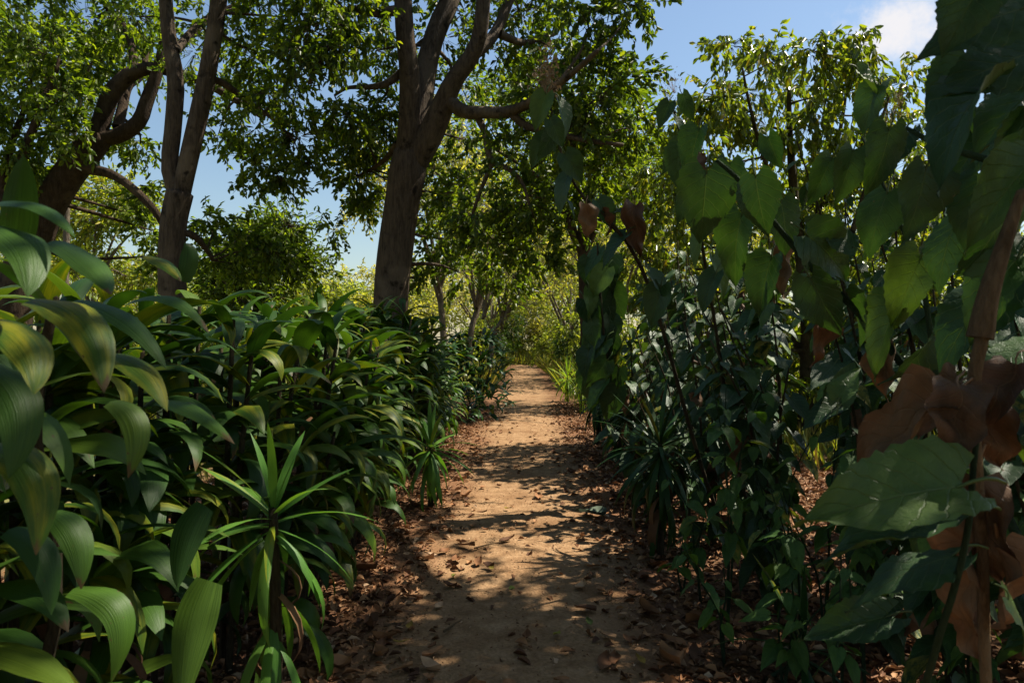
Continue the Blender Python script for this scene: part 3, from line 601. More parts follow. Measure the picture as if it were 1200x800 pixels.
def strap_plant(name, label, base, stems, meshes, per_stem, cat='shrub', group=None, low=.3, sc=1.0, bias=None, stem_r=.014, top_el=72, bot_el=-5, dead=0.06, span=None):
    """stems: list of (dx, dy, height, leanx, leany); bias: azimuth the leaves prefer"""
    t = thing(name, base, label, cat, group)
    for (dx, dy, h, lx, ly) in stems:
        P = np.array([(dx, dy, -.03), (dx+lx*.25, dy+ly*.25, h*.45), (dx+lx, dy+ly, h)])
        tube_obj('stem', P, np.array([stem_r*1.2, stem_r, stem_r*.7]), M['stem'], t, 6, .05, 7)
        X = smooth_path(P, 30); a0 = random.uniform(0, 6.28)
        for k in range(per_stem):
            f = (k+.5)/per_stem; hh = low+(1-low)*f**.8; q = X[min(29, int(hh*29))]
            az = a0+k*2.39996+random.uniform(-.25, .25)
            if bias is not None:
                dlt = (az-bias+math.pi) % (2*math.pi)-math.pi
                az = bias+dlt*(.55 if f < .85 else .95)
            el = R(bot_el+(top_el-bot_el)*f**2.2+random.uniform(-14, 14))
            if random.random() < dead and f < .7: me = random.choice(DEADSTRAP); el = R(-20)
            else:
                nm = min(len(meshes), 12); i = int(np.clip((1-f)*.6*nm+random.uniform(0, .5*nm), 0, nm-1)); me = meshes[i]
                if len(meshes) > 12 and random.random() < .09: me = meshes[random.randint(12, 13)]
            put_leaf('leaf', me, t, Vector(q), az, el, random.uniform(-.35, .35), sc*random.uniform(.78, 1.15)*(.72 if f > .93 else 1), random.uniform(.85, 1.15))
    return t

# ---- strap-leaved hedge along the left edge of the path
GRP = 'strap-leaved hedge plants along the path'
def hedge_h(y): return 1.86+0.05*math.sin(2.3*y)+(0.28*math.exp(-((y-7.6)/1.0)**2))-(.22 if y > 9.5 else 0)-(.02*max(0, y-9))
y = 1.3; i = 0
while y < 11.8:
    for row, (xo, n_st, per) in enumerate(((-1.24, 2, 12), (-1.22, 2, 10), (-1.62, 2, 11), (-2.05, 2, 9))):
        if row == 1: hk = .62
        elif row == 0: hk = .93
        else: hk = 1.0
        if row == 3 and y > 8: continue
        x = xo+random.uniform(-.07, .07)+(0.03 if row == 1 else 0)-(.30 if y < 2.75 and row < 2 else .14 if 5.5 < y < 6.9 and row < 2 else 0); yy = y+random.uniform(-.1, .1)+(.14 if row == 1 else 0)
        st = []
        for s in range(n_st):
            st.append((random.uniform(-.07, .07), random.uniform(-.1, .1), hedge_h(yy)*hk*random.uniform(.86, .97)-.12, random.uniform(.0, .14)*(1.4 if row < 2 else .6), random.uniform(-.12, .06)))
        seg = ('beside the big yellow-tinged hedge plant' if yy < 2.3 else 'behind the young bright spiky rosette' if yy < 3.4 else 'between the two spiky rosettes' if yy < 5.7 else 'behind the pale-striped spiky rosette' if yy < 7 else 'beside the foot of the forked tree' if yy < 8.7 else 'between forked tree and rounded dark shrub')
        LAB = ('tall strap-leaved shrub at the hedge face ', 'low strap-leaved shrub at the path edge ', 'strap-leaved shrub in the second hedge row ', 'strap-leaved shrub in the back hedge row ')[row]+seg
        strap_plant('strap_leaf_shrub', LAB, on_ground(x, yy), st, STRAP, per, group=GRP, low=(.32 if row == 0 else .25 if row == 1 else .5), sc=1.0, bias=R(-50), top_el=60, bot_el=28)
    y += .36 if y < 6 else .42; i += 1
# the tall clump at the foot of the forked tree
strap_plant('tall_strap_leaf_clump', 'tallest strap-leaved clump, its rosettes standing in front of the forked trunk', on_ground(-1.22, 7.7),
            [(.0, 0, 1.9, .0, -.05), (.2, .25, 1.8, .1, 0), (-.2, .2, 1.85, -.1, 0), (-.35, -.1, 1.72, -.1, -.1)], STRAP, 17, group=None, low=.45, sc=.85, bias=R(-50), top_el=70, bot_el=5)
# rounded dark shrub where the hedge ends
tD = thing('dark_leaf_shrub', on_ground(-.74, 13.3), 'rounded dark green shrub with small glossy leaves ending the hedge', 'shrub')
for k in range(5):
    a = k*1.3; tube_obj('stem', np.array([(0, 0, 0), (math.cos(a)*.25, math.sin(a)*.25, .7), (math.cos(a)*.4, math.sin(a)*.4, 1.3)]), np.array([.02, .015, .008]), M['stem'], tD, 5, .03, 6)
for k in range(290):
    u = random.random(); a = random.uniform(-2.9, 1.4); zz = .12+1.5*u**.8; rr = .66*math.sqrt(max(.05, 1-((zz-.6)/1.12)**2))*random.uniform(.75, 1.0)
    put_leaf('leaf', random.choice(STRAP_D), tD, Vector((rr*math.cos(a), rr*math.sin(a)*1.2, zz)), a+random.uniform(-.5, .5), R(random.uniform(-15, 60)), random.uniform(-.4, .4), random.uniform(.85, 1.35), 1.35)
tD2 = thing('dark_leaf_shrub', on_ground(-1.2, 12.4), 'low dark shrub with glossy leaves tucked behind the rounded one', 'shrub')
for k in range(200):
    u = random.random(); a = random.uniform(-2.6, 1.4); zz = .1+1.35*u; rr = .55*math.sqrt(max(.05, 1-((zz-.5)/1.0)**2))*random.uniform(.75, 1.0)
    put_leaf('leaf', random.choice(STRAP_D), tD2, Vector((rr*math.cos(a), rr*math.sin(a), zz)), a+random.uniform(-.5, .5), R(random.uniform(-15, 60)), random.uniform(-.4, .4), random.uniform(.85, 1.35), 1.35)

# ---- spiky rosettes
def rosette(name, label, base, h, meshes, n, sc, group=None, skirt=0, cat='plant', stem_r=.02):
    t = thing(name, base, label, cat, group)
    tube_obj('stem', np.array([(0, 0, -.03), (.01, 0, h*.5), (0, 0, h)]), np.array([stem_r*1.3, stem_r*1.1, stem_r*.8]), M['stem'], t, 7, .06, 6)
    for k in range(n):
        f = k/(n-1); az = k*2.39996+random.uniform(-.2, .2); el = R(-38+120*f**1.5+random.uniform(-8, 8))
        me = meshes[int(np.clip((1-f)*len(meshes)*.75+random.uniform(0, 2), 0, len(meshes)-1))]
        put_leaf('leaf', me, t, Vector((0, 0, h-.10*(1-f))), az, el, random.uniform(-.3, .3), sc*random.uniform(.85, 1.12)*(1-.15*f))
    for k in range(skirt):
        put_leaf('leaf', random.choice(DEADSTRAP if k % 4 == 0 else meshes[-3:]), t, Vector((0, 0, h*random.uniform(.45, .9))), k*2.4, R(random.uniform(-65, -30)), random.uniform(-.3, .3), sc*random.uniform(.8, 1.1))
    return t
rosette('spiky_plant', 'young spiky rosette with upright narrow bright green leaves in front of the hedge', on_ground(-.84, 2.4), .89, SPIKE, 24, 1.0, None, 12)
rosette('spiky_plant', 'spiky pale-striped rosette arching over the path edge below the forked tree', on_ground(-.74, 6.2), .58, SPIKE, 36, 1.1, None, 14)
rosette('spiky_plant', 'dark grassy rosette on a leaf-skirted stem beside the ovate-leaved seedlings', on_ground(1.02, 4.7), .80, SPIKE_D, 46, 1.25, None, 26)
g = 'dark grassy rosettes at the foot of the thicket'
for (x, y_, h, s) in ((1.25, 7.2, .75, 1.2), (1.35, 8.4, .8, 1.25), (1.2, 9.6, .7, 1.2), (1.45, 10.6, .8, 1.25), (1.75, 8.0, .9, 1.2), (1.55, 6.2, .7, 1.2), (1.5, 11.8, .7, 1.2)):
    rosette('grassy_rosette', 'dark grassy rosette at the foot of the thicket further along the path', on_ground(x, y_), h, SPIKE_D, 36, s, g, 14)
g = 'bright spiky plants in the sun'
for (x, y_, h, s) in ((1.45, 14.2, .75, 1.1), (1.6, 15.4, .8, 1.2), (1.35, 16.6, .6, 1.1), (1.9, 14.8, .9, 1.1)):
    rosette('bright_spiky_plant', 'bright yellow-green spiky plant in full sun beside the path', on_ground(x, y_), h, SPIKE_B, 44, s, g, 8)
rosette('spiky_plant', 'low dark strappy plant on the leaf litter under the broad-leaved thicket', on_ground(1.28, 3.0), .18, SPIKE_D, 16, 1.1, None, 0)

# ---- broad, toothed, net-veined leaves
def broad_mesh(name, mat, rows=20, cols=8, L=1.0, W=.72, droop=.25, fold=.12, heart=.16, teeth=.03, ruffle=.02, petiole=.28, curl=0.0):
    V, uv = [], []; ph = random.uniform(0, 6)
    for i in range(rows):
        v = i/(rows-1); w = W*.5*(math.sin(math.pi*min(1, v*1.02+.035)**.62)**.85 if v < .97 else .02)
        if i % 2: w *= 1+teeth
        else: w *= 1-teeth
        for j in range(cols+1):
            a = j/cols*2-1; yv = v-heart*abs(a)**1.6*(1-v)**4*1.6
            vein = math.cos(2*math.pi*7*(v-.30*abs(a)))
            z = -droop*v*v+fold*abs(a)*w*2-curl*(abs(a)*w*2)**2*2+.017*vein*min(1, abs(a)*3)*(1-.5*v)+ruffle*abs(a)**2*math.sin(9*v+ph+(2 if a > 0 else 0))
            V.append((a*w, petiole+yv*L, z)); uv.append((j/cols, v))
    Q = grid_quads(rows, cols+1).tolist(); b = len(V)
    # petiole: a thin square tube rising from the node to the blade
    m = 5; r = .010
    for i in range(m):
        f = i/(m-1); yv = f*(petiole+.04); z = .07*math.sin(math.pi*f)
        for (sx, sz) in ((-1, -1), (1, -1), (1, 1), (-1, 1)): V.append((sx*r, yv, z+sz*r-.006)); uv.append((.5, .02))
    for i in range(m-1):
        for j in range(4): Q.append((b+i*4+j, b+i*4+(j+1) % 4, b+(i+1)*4+(j+1) % 4, b+(i+1)*4+j))
    return np_mesh(name, V, Q, mat, uv, True)
BROAD = [broad_mesh('broad_leaf', M['broad'], 22, 8, W=random.uniform(.6, .8), droop=random.uniform(.1, .55), fold=random.uniform(-.05, .4), heart=random.uniform(.05, .13), ruffle=random.uniform(.02, .07), teeth=.045) for _ in range(8)]
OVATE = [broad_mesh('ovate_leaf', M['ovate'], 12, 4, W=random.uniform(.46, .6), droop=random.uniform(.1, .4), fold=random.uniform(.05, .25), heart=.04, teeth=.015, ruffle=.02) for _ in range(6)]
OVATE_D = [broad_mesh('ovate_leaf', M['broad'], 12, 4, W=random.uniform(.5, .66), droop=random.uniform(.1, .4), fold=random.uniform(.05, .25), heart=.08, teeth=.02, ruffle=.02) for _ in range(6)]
DEADB = []
for _ in range(7):      # withered: rolled sideways, crumpled
    me = broad_mesh('dry_leaf', M['dead_broad'], 22, 10, W=random.uniform(.55, .75), droop=random.uniform(.2, .5), fold=random.uniform(.1, .4), heart=.05, ruffle=random.uniform(.06, .1), teeth=.02)
    co = np.empty(len(me.vertices)*3, dtype=np.float32); me.vertices.foreach_get('co', co); co = co.reshape(-1, 3); ph = rng.uniform(0, 6, 6)
    a = co[:, 0]*random.uniform(2.5, 4.5); rr_ = .28
    co[:, 2] += .06*np.sin(11*co[:, 1]+ph[0]+6*co[:, 0])+.04*np.sin(19*co[:, 0]+ph[1]+7*co[:, 1])+rr_*(1-np.cos(a))*.7
    co[:, 0] = np.sin(a)*rr_*.9+.03*np.sin(14*co[:, 1]+ph[2]); co[:, 1] += .03*np.sin(12*co[:, 0]+ph[3])
    me.vertices.foreach_set('co', co.ravel()); me.update(); DEADB.append(me)

def frame(loc, tipdir, normal, length, wscale=1.0):
    yv = Vector(tipdir).normalized(); zv = Vector(normal)-Vector(normal).dot(yv)*yv
    if zv.length < 1e-3: zv = yv.orthogonal()
    zv.normalize(); xv = yv.cross(zv)
    m = Matrix((xv*length*wscale, yv*length, zv*length)).transposed().to_4x4(); m.translation = loc; return m
def put_broad(name, me, parent, loc, tipdir, normal, length, ws=1.0):
    o = bpy.data.objects.new(name, me); C.objects.link(o); o.parent = parent; o.matrix_basis = frame(loc, tipdir, normal, length, ws); return o

def broad_shrub(name, label, base, stems, meshes, leaf_len, spacing, cat='shrub', group=None, out=None, low=.2, deadf=.05, stem_mat='stem', stem_r=.012, facing=.5, pair=False):
    """stems: lists of points relative to the base"""
    t = thing(name, base, label, cat, group)
    for P in stems:
        P = np.array(P, dtype=float); n = 24; X = smooth_path(P, n); rr = np.linspace(stem_r, stem_r*.35, n)
        tube_obj('stem', X, rr, M[stem_mat], t, 6, .03)
        L = np.linalg.norm(np.diff(X, axis=0), axis=1).sum(); k = max(3, int(L*(1-low)/spacing)); a0 = random.uniform(0, 6.28)
        for i in range(k):
            f = low+(1-low)*(i+.6)/k; j = min(n-2, int(f*(n-1))); q = Vector(X[j]); td = Vector(X[j+1]-X[j]).normalized()
            for e in range(2 if pair else 1):
                a = a0+i*(1.571 if pair else 2.39996)+e*math.pi+random.uniform(-.4, .4)
                o = Vector((math.cos(a), math.sin(a), 0)); 
                if out is not None: o = (o+Vector(out)*.75).normalized()
                tip = o*.75+td*.1+Vector((0, 0, random.uniform(-.95, -.15)))
                nrm = Vector((0, 0, 1))*.9+o*facing+Vector((random.uniform(-.4, .4), random.uniform(-.5, .2), 0))
                dead = random.random() < deadf and f < .75
                if dead: tip = o*.3+Vector((0, 0, -1))
                put_broad('leaf' if not dead else 'dry_leaf', random.choice(DEADB if dead else meshes), t, q, tip, nrm, leaf_len*random.uniform(.65, 1.15)*(1 if f < .9 else .6), random.uniform(.85, 1.12))
    return t

def arch(h, ox, oy, n=4, wob=.05):
    return [(ox*(i/(n-1))**1.8+random.uniform(-wob, wob)*(i > 0), oy*(i/(n-1))**1.8+random.uniform(-wob, wob)*(i > 0), h*(i/(n-1))**.9) for i in range(n)]
g = 'broad-leaved shrubs forming the thicket'
for (x, y_, h, ns_) in ((1.75, 2.7, 2.35, 4), (1.9, 3.4, 2.4, 4), (1.65, 4.2, 2.2, 4), (2.3, 3.0, 2.5, 4), (1.75, 5.0, 2.3, 5), (1.6, 5.9, 2.2, 5), (2.3, 4.6, 2.5, 4), (1.75, 6.9, 2.4, 5), (2.4, 6.2, 2.7, 4), (1.9, 8.0, 2.4, 5), (1.9, 9.2, 2.2, 5), (2.2, 10.4, 2.2, 4), (2.9, 5.2, 2.6, 3), (2.9, 7.6, 2.6, 3), (1.5, 3.9, 1.7, 4), (1.45, 4.9, 1.6, 4), (1.75, 3.2, 1.7, 4), (1.95, 2.4, 1.6, 4), (2.1, 3.9, 2.2, 4), (1.45, 5.6, 1.7, 4), (1.5, 6.6, 1.8, 4), (2.6, 3.7, 2.0, 4), (2.5, 2.6, 1.9, 4), (2.0, 5.5, 2.3, 4), (1.35, 7.4, 1.8, 4), (2.2, 7.2, 2.4, 4), (1.28, 6.3, 1.45, 4), (1.2, 5.5, 1.1, 4), (1.3, 8.2, 1.4, 4)):
    st = [arch(h*random.uniform(.7, 1.05), random.uniform(-.5, .15), random.uniform(-.35, .2)) for _ in range(ns_)]
    LB = ('low ' if h < 1.85 else 'tall ')+('dark broad-leaved shrub at the thicket face ' if x < 2.0 else 'dark broad-leaved shrub deeper in the thicket ')+('beside the large-leaf shrub' if y_ < 3 else 'behind the ovate-leaved seedlings' if y_ < 4.3 else 'behind the leaf-skirted grassy rosette' if y_ < 5.7 else 'behind the narrow leafy column' if y_ < 7.3 else 'towards the bright spiky plants')
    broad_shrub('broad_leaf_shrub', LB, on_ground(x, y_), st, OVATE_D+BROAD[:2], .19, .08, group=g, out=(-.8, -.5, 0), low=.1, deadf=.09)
g = 'ovate-leaved seedlings at the foot of the thicket'
for (x, y_, h, ns_) in ((1.12, 3.55, 1.30, 3), (1.3, 3.1, .95, 3), (1.45, 3.75, 1.15, 3), (1.08, 3.9, .8, 2), (.98, 3.15, .55, 2), (1.25, 2.6, .8, 2), (1.0, 4.0, .45, 2), (1.5, 2.9, 1.2, 3), (1.15, 2.9, .5, 3), (1.55, 3.4, 1.0, 3), (1.7, 2.5, 1.0, 3)):
    st = [arch(h*random.uniform(.75, 1.05), random.uniform(-.22, .2), random.uniform(-.2, .15), 4, .03) for _ in range(ns_)]
    broad_shrub('ovate_leaf_seedling', ('tall' if h > 1.05 else 'knee-high' if h > .6 else 'very low')+' seedling with paired ovate leaves '+('at the litter edge of the path' if x < 1.2 else 'just inside the thicket foot' if x < 1.48 else 'under the broad-leaved thicket'), on_ground(x, y_), st, OVATE, .135, .14, group=g, out=(-.3, -.5, 0), low=.3, deadf=.0, stem_mat='green_stem', stem_r=.007, pair=True, cat='plant')

# a shrub traced shoot by shoot: stems and single leaves given as photograph pixels with a distance
def px_shrub(name, label, base, stems, leaves, cat='shrub', stem_mat='stem', group=None):
    base = Vector(base); t = thing(name, base, label, cat, group)
    for P in stems:
        pts = [at(p[0], p[1], p[2])-base for p in P['p']]
        if P.get('root'): pts = [Vector((random.uniform(-.05, .05), random.uniform(-.05, .05), -.03))]+pts
        rr = np.linspace(P['r0'], P['r1'], len(pts))
        tube_obj('stem', np.array([tuple(q) for q in pts]), rr, M[P.get('m', stem_mat)], t, 8, P.get('w', .03), 20)
    for lf in leaves:
        kind, bx_, by_, tx, ty, d, face = lf[:7]; dt = lf[7] if len(lf) > 7 else 0.0; ws = lf[8] if len(lf) > 8 else 1.0
        p0 = at(bx_, by_, d); p1 = at(tx, ty, d+dt); ln = (p1-p0).length
        view = (Vector((0, 0, EYE))-p0).normalized(); nrm = view*face+Vector((0, 0, 1))*(1-abs(face))+Vector((random.uniform(-.75, .75), random.uniform(-.25, .25), random.uniform(-.1, .5)))*(.9 if ws != .78 else .1)
        me = random.choice({'b': BROAD, 'o': OVATE_D, 'd': DEADB, 'l': OVATE}[kind])
        bl = ln/1.0; loc = p0-(p1-p0).normalized()*bl*.28-base
        put_broad('dry_leaf' if kind == 'd' else 'leaf', me, t, loc, p1-p0, nrm, bl, ws)
    return t

# near shrub whose crown fills the upper right corner
px_shrub('large_leaf_shrub', 'towering shrub with very large toothed dark leaves overhanging the path', on_ground(1.55, 1.55),
  [dict(p=[(1330, 560, 1.5), (1260, 260, 1.5), (1200, 199, 1.5), (1160, 188, 1.5), (1100, 170, 1.55), (1062, 150, 1.6)], r0=.016, r1=.005, root=1, m='green_stem'),
   dict(p=[(1380, 500, 1.6), (1300, 160, 1.55), (1230, 20, 1.5), (1150, -60, 1.45)], r0=.016, r1=.006, root=1, m='green_stem'),
   dict(p=[(1180, 600, 1.9), (1060, 430, 1.95), (1000, 360, 2.0), (955, 318, 2.0), (915, 270, 2.0), (870, 215, 2.0), (840, 188, 2.0)], r0=.014, r1=.006, root=1, m='green_stem'),
   dict(p=[(1130, 560, 2.0), (1080, 330, 2.1), (1040, 230, 2.1), (1010, 160, 2.15)], r0=.012, r1=.004, root=1, m='green_stem')],
  [('b', 1200, 10, 1085, 40, 1.25, .75), ('b', 1215, 60, 1100, 95, 1.35, .6, 0, 1.1), ('b', 1150, -20, 1105, 60, 1.2, .5), ('b', 1235, 90, 1130, 150, 1.5, .5), ('b', 1190, 20, 1165, 110, 1.5, .5), ('b', 1225, -30, 1180, 40, 1.4, .4),
   ('b', 1160, 100, 1068, 165, 1.35, .45, -.06, 1.0), ('b', 1135, 70, 1085, 130, 1.5, .4), ('b', 1205, 140, 1170, 230, 1.5, .35), ('b', 1210, 190, 1130, 265, 1.4, .5), ('b', 1150, 205, 1120, 290, 1.5, .6), ('b', 1085, 195, 1072, 285, 1.5, .8),
   ('b', 1042, 150, 1032, 228, 1.55, .85), ('b', 1060, 155, 1010, 205, 1.65, .5), ('b', 1000, 175, 985, 240, 1.9, .8), ('b', 975, 185, 950, 240, 2.0, .6), ('b', 1030, 100, 1000, 150, 1.9, .5), ('b', 1005, 85, 1040, 120, 1.9, .5), ('b', 1180, 240, 1150, 330, 1.6, .5, 0, 1.1),
   ('b', 1120, 260, 1085, 340, 1.7, .5), ('b', 1195, 300, 1120, 380, 1.6, .6, 0, 1.1), ('b', 1170, 330, 1080, 420, 1.7, .4), ('b', 1080, 300, 1040, 380, 1.8, .5),
   ('b', 885, 205, 893, 280, 1.95, .85, 0, 1.05), ('b', 828, 200, 822, 285, 2.1, .8, 0, 1.0), ('b', 855, 190, 850, 250, 2.2, .6), ('b', 900, 160, 915, 200, 2.1, .6), ('b', 915, 235, 930, 300, 2.2, .5), ('b', 945, 275, 1012, 325, 2.0, .8), ('b', 950, 325, 985, 400, 2.0, .75), ('b', 990, 340, 1030, 400, 2.0, .5),
   ('b', 1000, 290, 960, 250, 2.0, .4), ('b', 1040, 225, 1010, 300, 2.0, .6), ('b', 1060, 350, 1000, 420, 1.9, .45), ('b', 985, 470, 1000, 420, 1.9, .6), ('b', 870, 250, 845, 330, 2.3, .5), ('b', 905, 300, 880, 370, 2.3, .5), ('b', 820, 150, 800, 205, 2.4, .5), ('b', 800, 170, 790, 225, 2.6, .5),
   ('b', 1165, 150, 1100, 215, 1.7, .4), ('b', 1120, 120, 1160, 180, 1.7, .5), ('b', 1215, 400, 1130, 440, 1.5, .4), ('b', 1090, 395, 1060, 460, 1.9, .5),
   ('d', 960, 370, 965, 430, 2.2, .6), ('d', 1040, 400, 1030, 470, 2.0, .6), ('d', 820, 180, 815, 210, 2.3, .4), ('d', 930, 290, 905, 340, 2.4, .4)])

# arching shoots with dry flower heads reaching out above the path
px_shrub('arching_shoot', 'long arching shoot with yellowing leaves and a dry flower head above the path', on_ground(1.5, 4.6),
  [dict(p=[(820, 540, 4.4), (775, 380, 4.0), (748, 306, 3.5), (715, 260, 3.4), (685, 232, 3.4), (665, 200, 3.4), (650, 150, 3.4), (642, 100, 3.4)], r0=.014, r1=.004, root=1)],
  [('o', 640, 110, 624, 152, 3.35, .6), ('o', 645, 140, 662, 172, 3.3, .9, 0, 1.2), ('o', 650, 150, 632, 190, 3.4, .5), ('o', 662, 180, 684, 213, 3.3, .95, 0, 1.2), ('o', 665, 205, 645, 248, 3.4, .8, 0, 1.2), ('o', 640, 160, 618, 195, 3.5, .4), ('d', 688, 240, 690, 280, 3.35, .8, 0, 1.2), ('o', 655, 120, 672, 160, 3.45, .4),
   ('d', 742, 240, 748, 305, 3.4, .7), ('o', 700, 235, 725, 270, 3.4, .5), ('o', 720, 250, 742, 245, 3.4, .5), ('o', 735, 275, 700, 310, 3.4, .5), ('d', 705, 248, 722, 272, 3.4, .3), ('o', 775, 335, 760, 385, 3.4, .6), ('o', 760, 320, 790, 355, 3.4, .6), ('o', 665, 235, 680, 255, 3.3, .5)])
px_shrub('arching_shoot', 'upright leafy shoot with backlit leaves rising from the thicket', on_ground(1.7, 4.5),
  [dict(p=[(860, 520, 4.3), (838, 380, 3.8), (820, 270, 3.3), (813, 220, 3.1), (800, 170, 3.1), (790, 130, 3.1)], r0=.012, r1=.004, root=1)],
  [('o', 800, 165, 775, 205, 3.0, .6), ('o', 790, 140, 810, 170, 3.0, .6), ('o', 785, 120, 770, 150, 3.1, .5), ('o', 800, 110, 812, 145, 3.1, .5), ('o', 805, 190, 830, 215, 3.0, .6), ('o', 812, 215, 790, 260, 3.1, .7), ('o', 820, 235, 845, 280, 3.1, .6), ('o', 825, 260, 800, 310, 3.0, .6), ('o', 835, 300, 860, 350, 3.1, .6), ('o', 840, 320, 815, 365, 3.0, .6)])
def flower_head(parent, centre, n, r, h):
    b = Vector(parent.location); c = np.array(centre-b); p = c+rng.normal(0, 1, (n, 3))*np.array([r, r, h])
    V, Q = leaf_cloud(p, rand_dirs(n), rand_dirs(n), rng.uniform(.012, .03, n), rng.uniform(.008, .018, n)); V2, Q2 = twig_mesh(np.repeat(c[None]-np.array([0, 0, h*2.2]), n//3, 0), p[:n//3], .0016)
    o = link('flower_head', np_mesh('flower_head', np.vstack([V, V2]), np.vstack([Q, Q2+len(V)]), M['flower']), parent); o['kind'] = 'stuff'; o['label'] = 'dry brown flower head'
for o_ in [q for q in C.objects if q.name == 'arching_shoot']: flower_head(o_, at(642, 84, 3.4), 170, .035, .055)
for o_ in [q for q in C.objects if q.name.startswith('drooping_leaf_tree')]:
    for (fx, fy) in ((1046, 128), (1054, 112), (1038, 140), (782, 108), (790, 96)): flower_head(o_, at(fx, fy, 8.9), 60, .06, .07)
# column of hanging leaves on a climbing stem
gcl = [('o', 700+random.uniform(-16, 16), 290+12*k, 695+random.uniform(-18, 18), 325+12*k, 6.0+random.uniform(-.2, .2), random.uniform(.4, .8), 0, 1.25) for k in range(14)]
px_shrub('leafy_column', 'narrow column of overlapping hanging leaves at the end of the thicket', on_ground(1.25, 6.6),
  [dict(p=[(745, 520, 6.5), (714, 430, 6.2), (703, 340, 6.05), (700, 285, 6.0)], r0=.02, r1=.008, root=1)], gcl+[('o', q[1]+14, q[2]+8, q[3]+20, q[4]+14, 6.2, .5, 0, 1.2) for q in gcl])

# foreground: broken dry cane, dead leaves, pale green stem with big lit leaf
px_shrub('broken_cane', 'broken dry brown cane with withered hanging leaves', on_ground(1.22, 1.62),
  [dict(p=[(1165, 900, 1.42), (1150, 640, 1.3), (1140, 470, 1.22), (1151, 392, 1.2)], r0=.010, r1=.011, m='cane', root=1), dict(p=[(1150, 396, 1.2), (1160, 345, 1.2), (1178, 285, 1.2), (1198, 224, 1.2)], r0=.021, r1=.008, m='cane', w=.08)],
  [('d', 1110, 468, 985, 535, 1.22, .6, .05, 1.0), ('d', 1125, 455, 1120, 545, 1.18, .7, -.05, 1.3), ('d', 1190, 430, 1140, 500, 1.25, .6, 0, 1.2), ('d', 1155, 470, 1175, 560, 1.3, .7, 0, 1.2), ('d', 1150, 560, 1160, 700, 1.3, .8, 0, 1.1), ('d', 1140, 620, 1110, 740, 1.35, .8, 0, 1.0), ('d', 1170, 640, 1205, 760, 1.3, .8, 0, 1.0), ('d', 1130, 700, 1150, 790, 1.4, .7), ('d', 1130, 450, 1070, 500, 1.3, .4)], stem_mat='cane')
px_shrub('large_leaf_sapling', 'pale green sapling with one broad sunlit toothed leaf and darker ones below', on_ground(1.0, 1.75),
  [dict(p=[(1080, 850, 1.45), (1095, 765, 1.3), (1118, 690, 1.22), (1134, 620, 1.18), (1141, 545, 1.15), (1150, 470, 1.15)], r0=.008, r1=.004, root=1, m='green_stem')],
  [('b', 1128, 570, 942, 588, 1.12, .62, -.02, .78), ('b', 1125, 605, 955, 640, 1.22, .3, 0, .7), ('b', 1120, 650, 985, 682, 1.25, .25, 0, .7), ('b', 1040, 722, 938, 745, 1.3, .6, 0, .8), ('b', 1180, 700, 1230, 760, 1.2, .5), ('b', 985, 465, 1000, 425, 1.7, .8)])

# ---- traced foreground leaves of the hedge plant nearest the camera
tN = thing('overhanging_hedge_plant', on_ground(-1.15, 1.25), 'hedge plant with very large arching yellow-tinged leaves and one upright leaf', 'shrub')
bN = Vector(tN.location)
for P in ([(-60, 700, 1.3), (-50, 400, 1.25), (-20, 300, 1.2)], [(60, 760, 1.6), (40, 500, 1.5), (60, 370, 1.4)]):
    pts = [Vector((random.uniform(-.05, .05), 0, -.03))]+[at(*p)-bN for p in P]
    tube_obj('stem', np.array([tuple(q) for q in pts]), np.array([.018, .016, .014, .01]), M['stem'], tN, 7, .05, 12)
def traced(a, b, c, w, d0, d1, cup=-.25, mat='strap', parent=None, base=None):
    p0, p1, p2 = at(*a, d0), at(*b, (d0+d1)/2), at(*c, d1); P = []
    for i in range(13):
        f = i/12; P.append(tuple(p0*(1-f)**2+(2*p1-.5*p0-.5*p2)*2*f*(1-f)+p2*f*f-base))
    P = np.array(P); tang = Vector(P[-1]-P[0]).normalized(); view = (Vector((0, 0, EYE))-p1).normalized()
    face = (view*.55+Vector((0, 0, .8))).normalized(); side = face.cross(tang); side = side if side.length > .05 else Vector((1, 0, 0))
    link('leaf', ribbon_mesh('hanging_leaf', P, strap_profile(13, w/F*(d0+d1)/2*.80, .66, .36), M[mat], 6, cup, side=tuple(side.normalized()), wave=.06), parent)
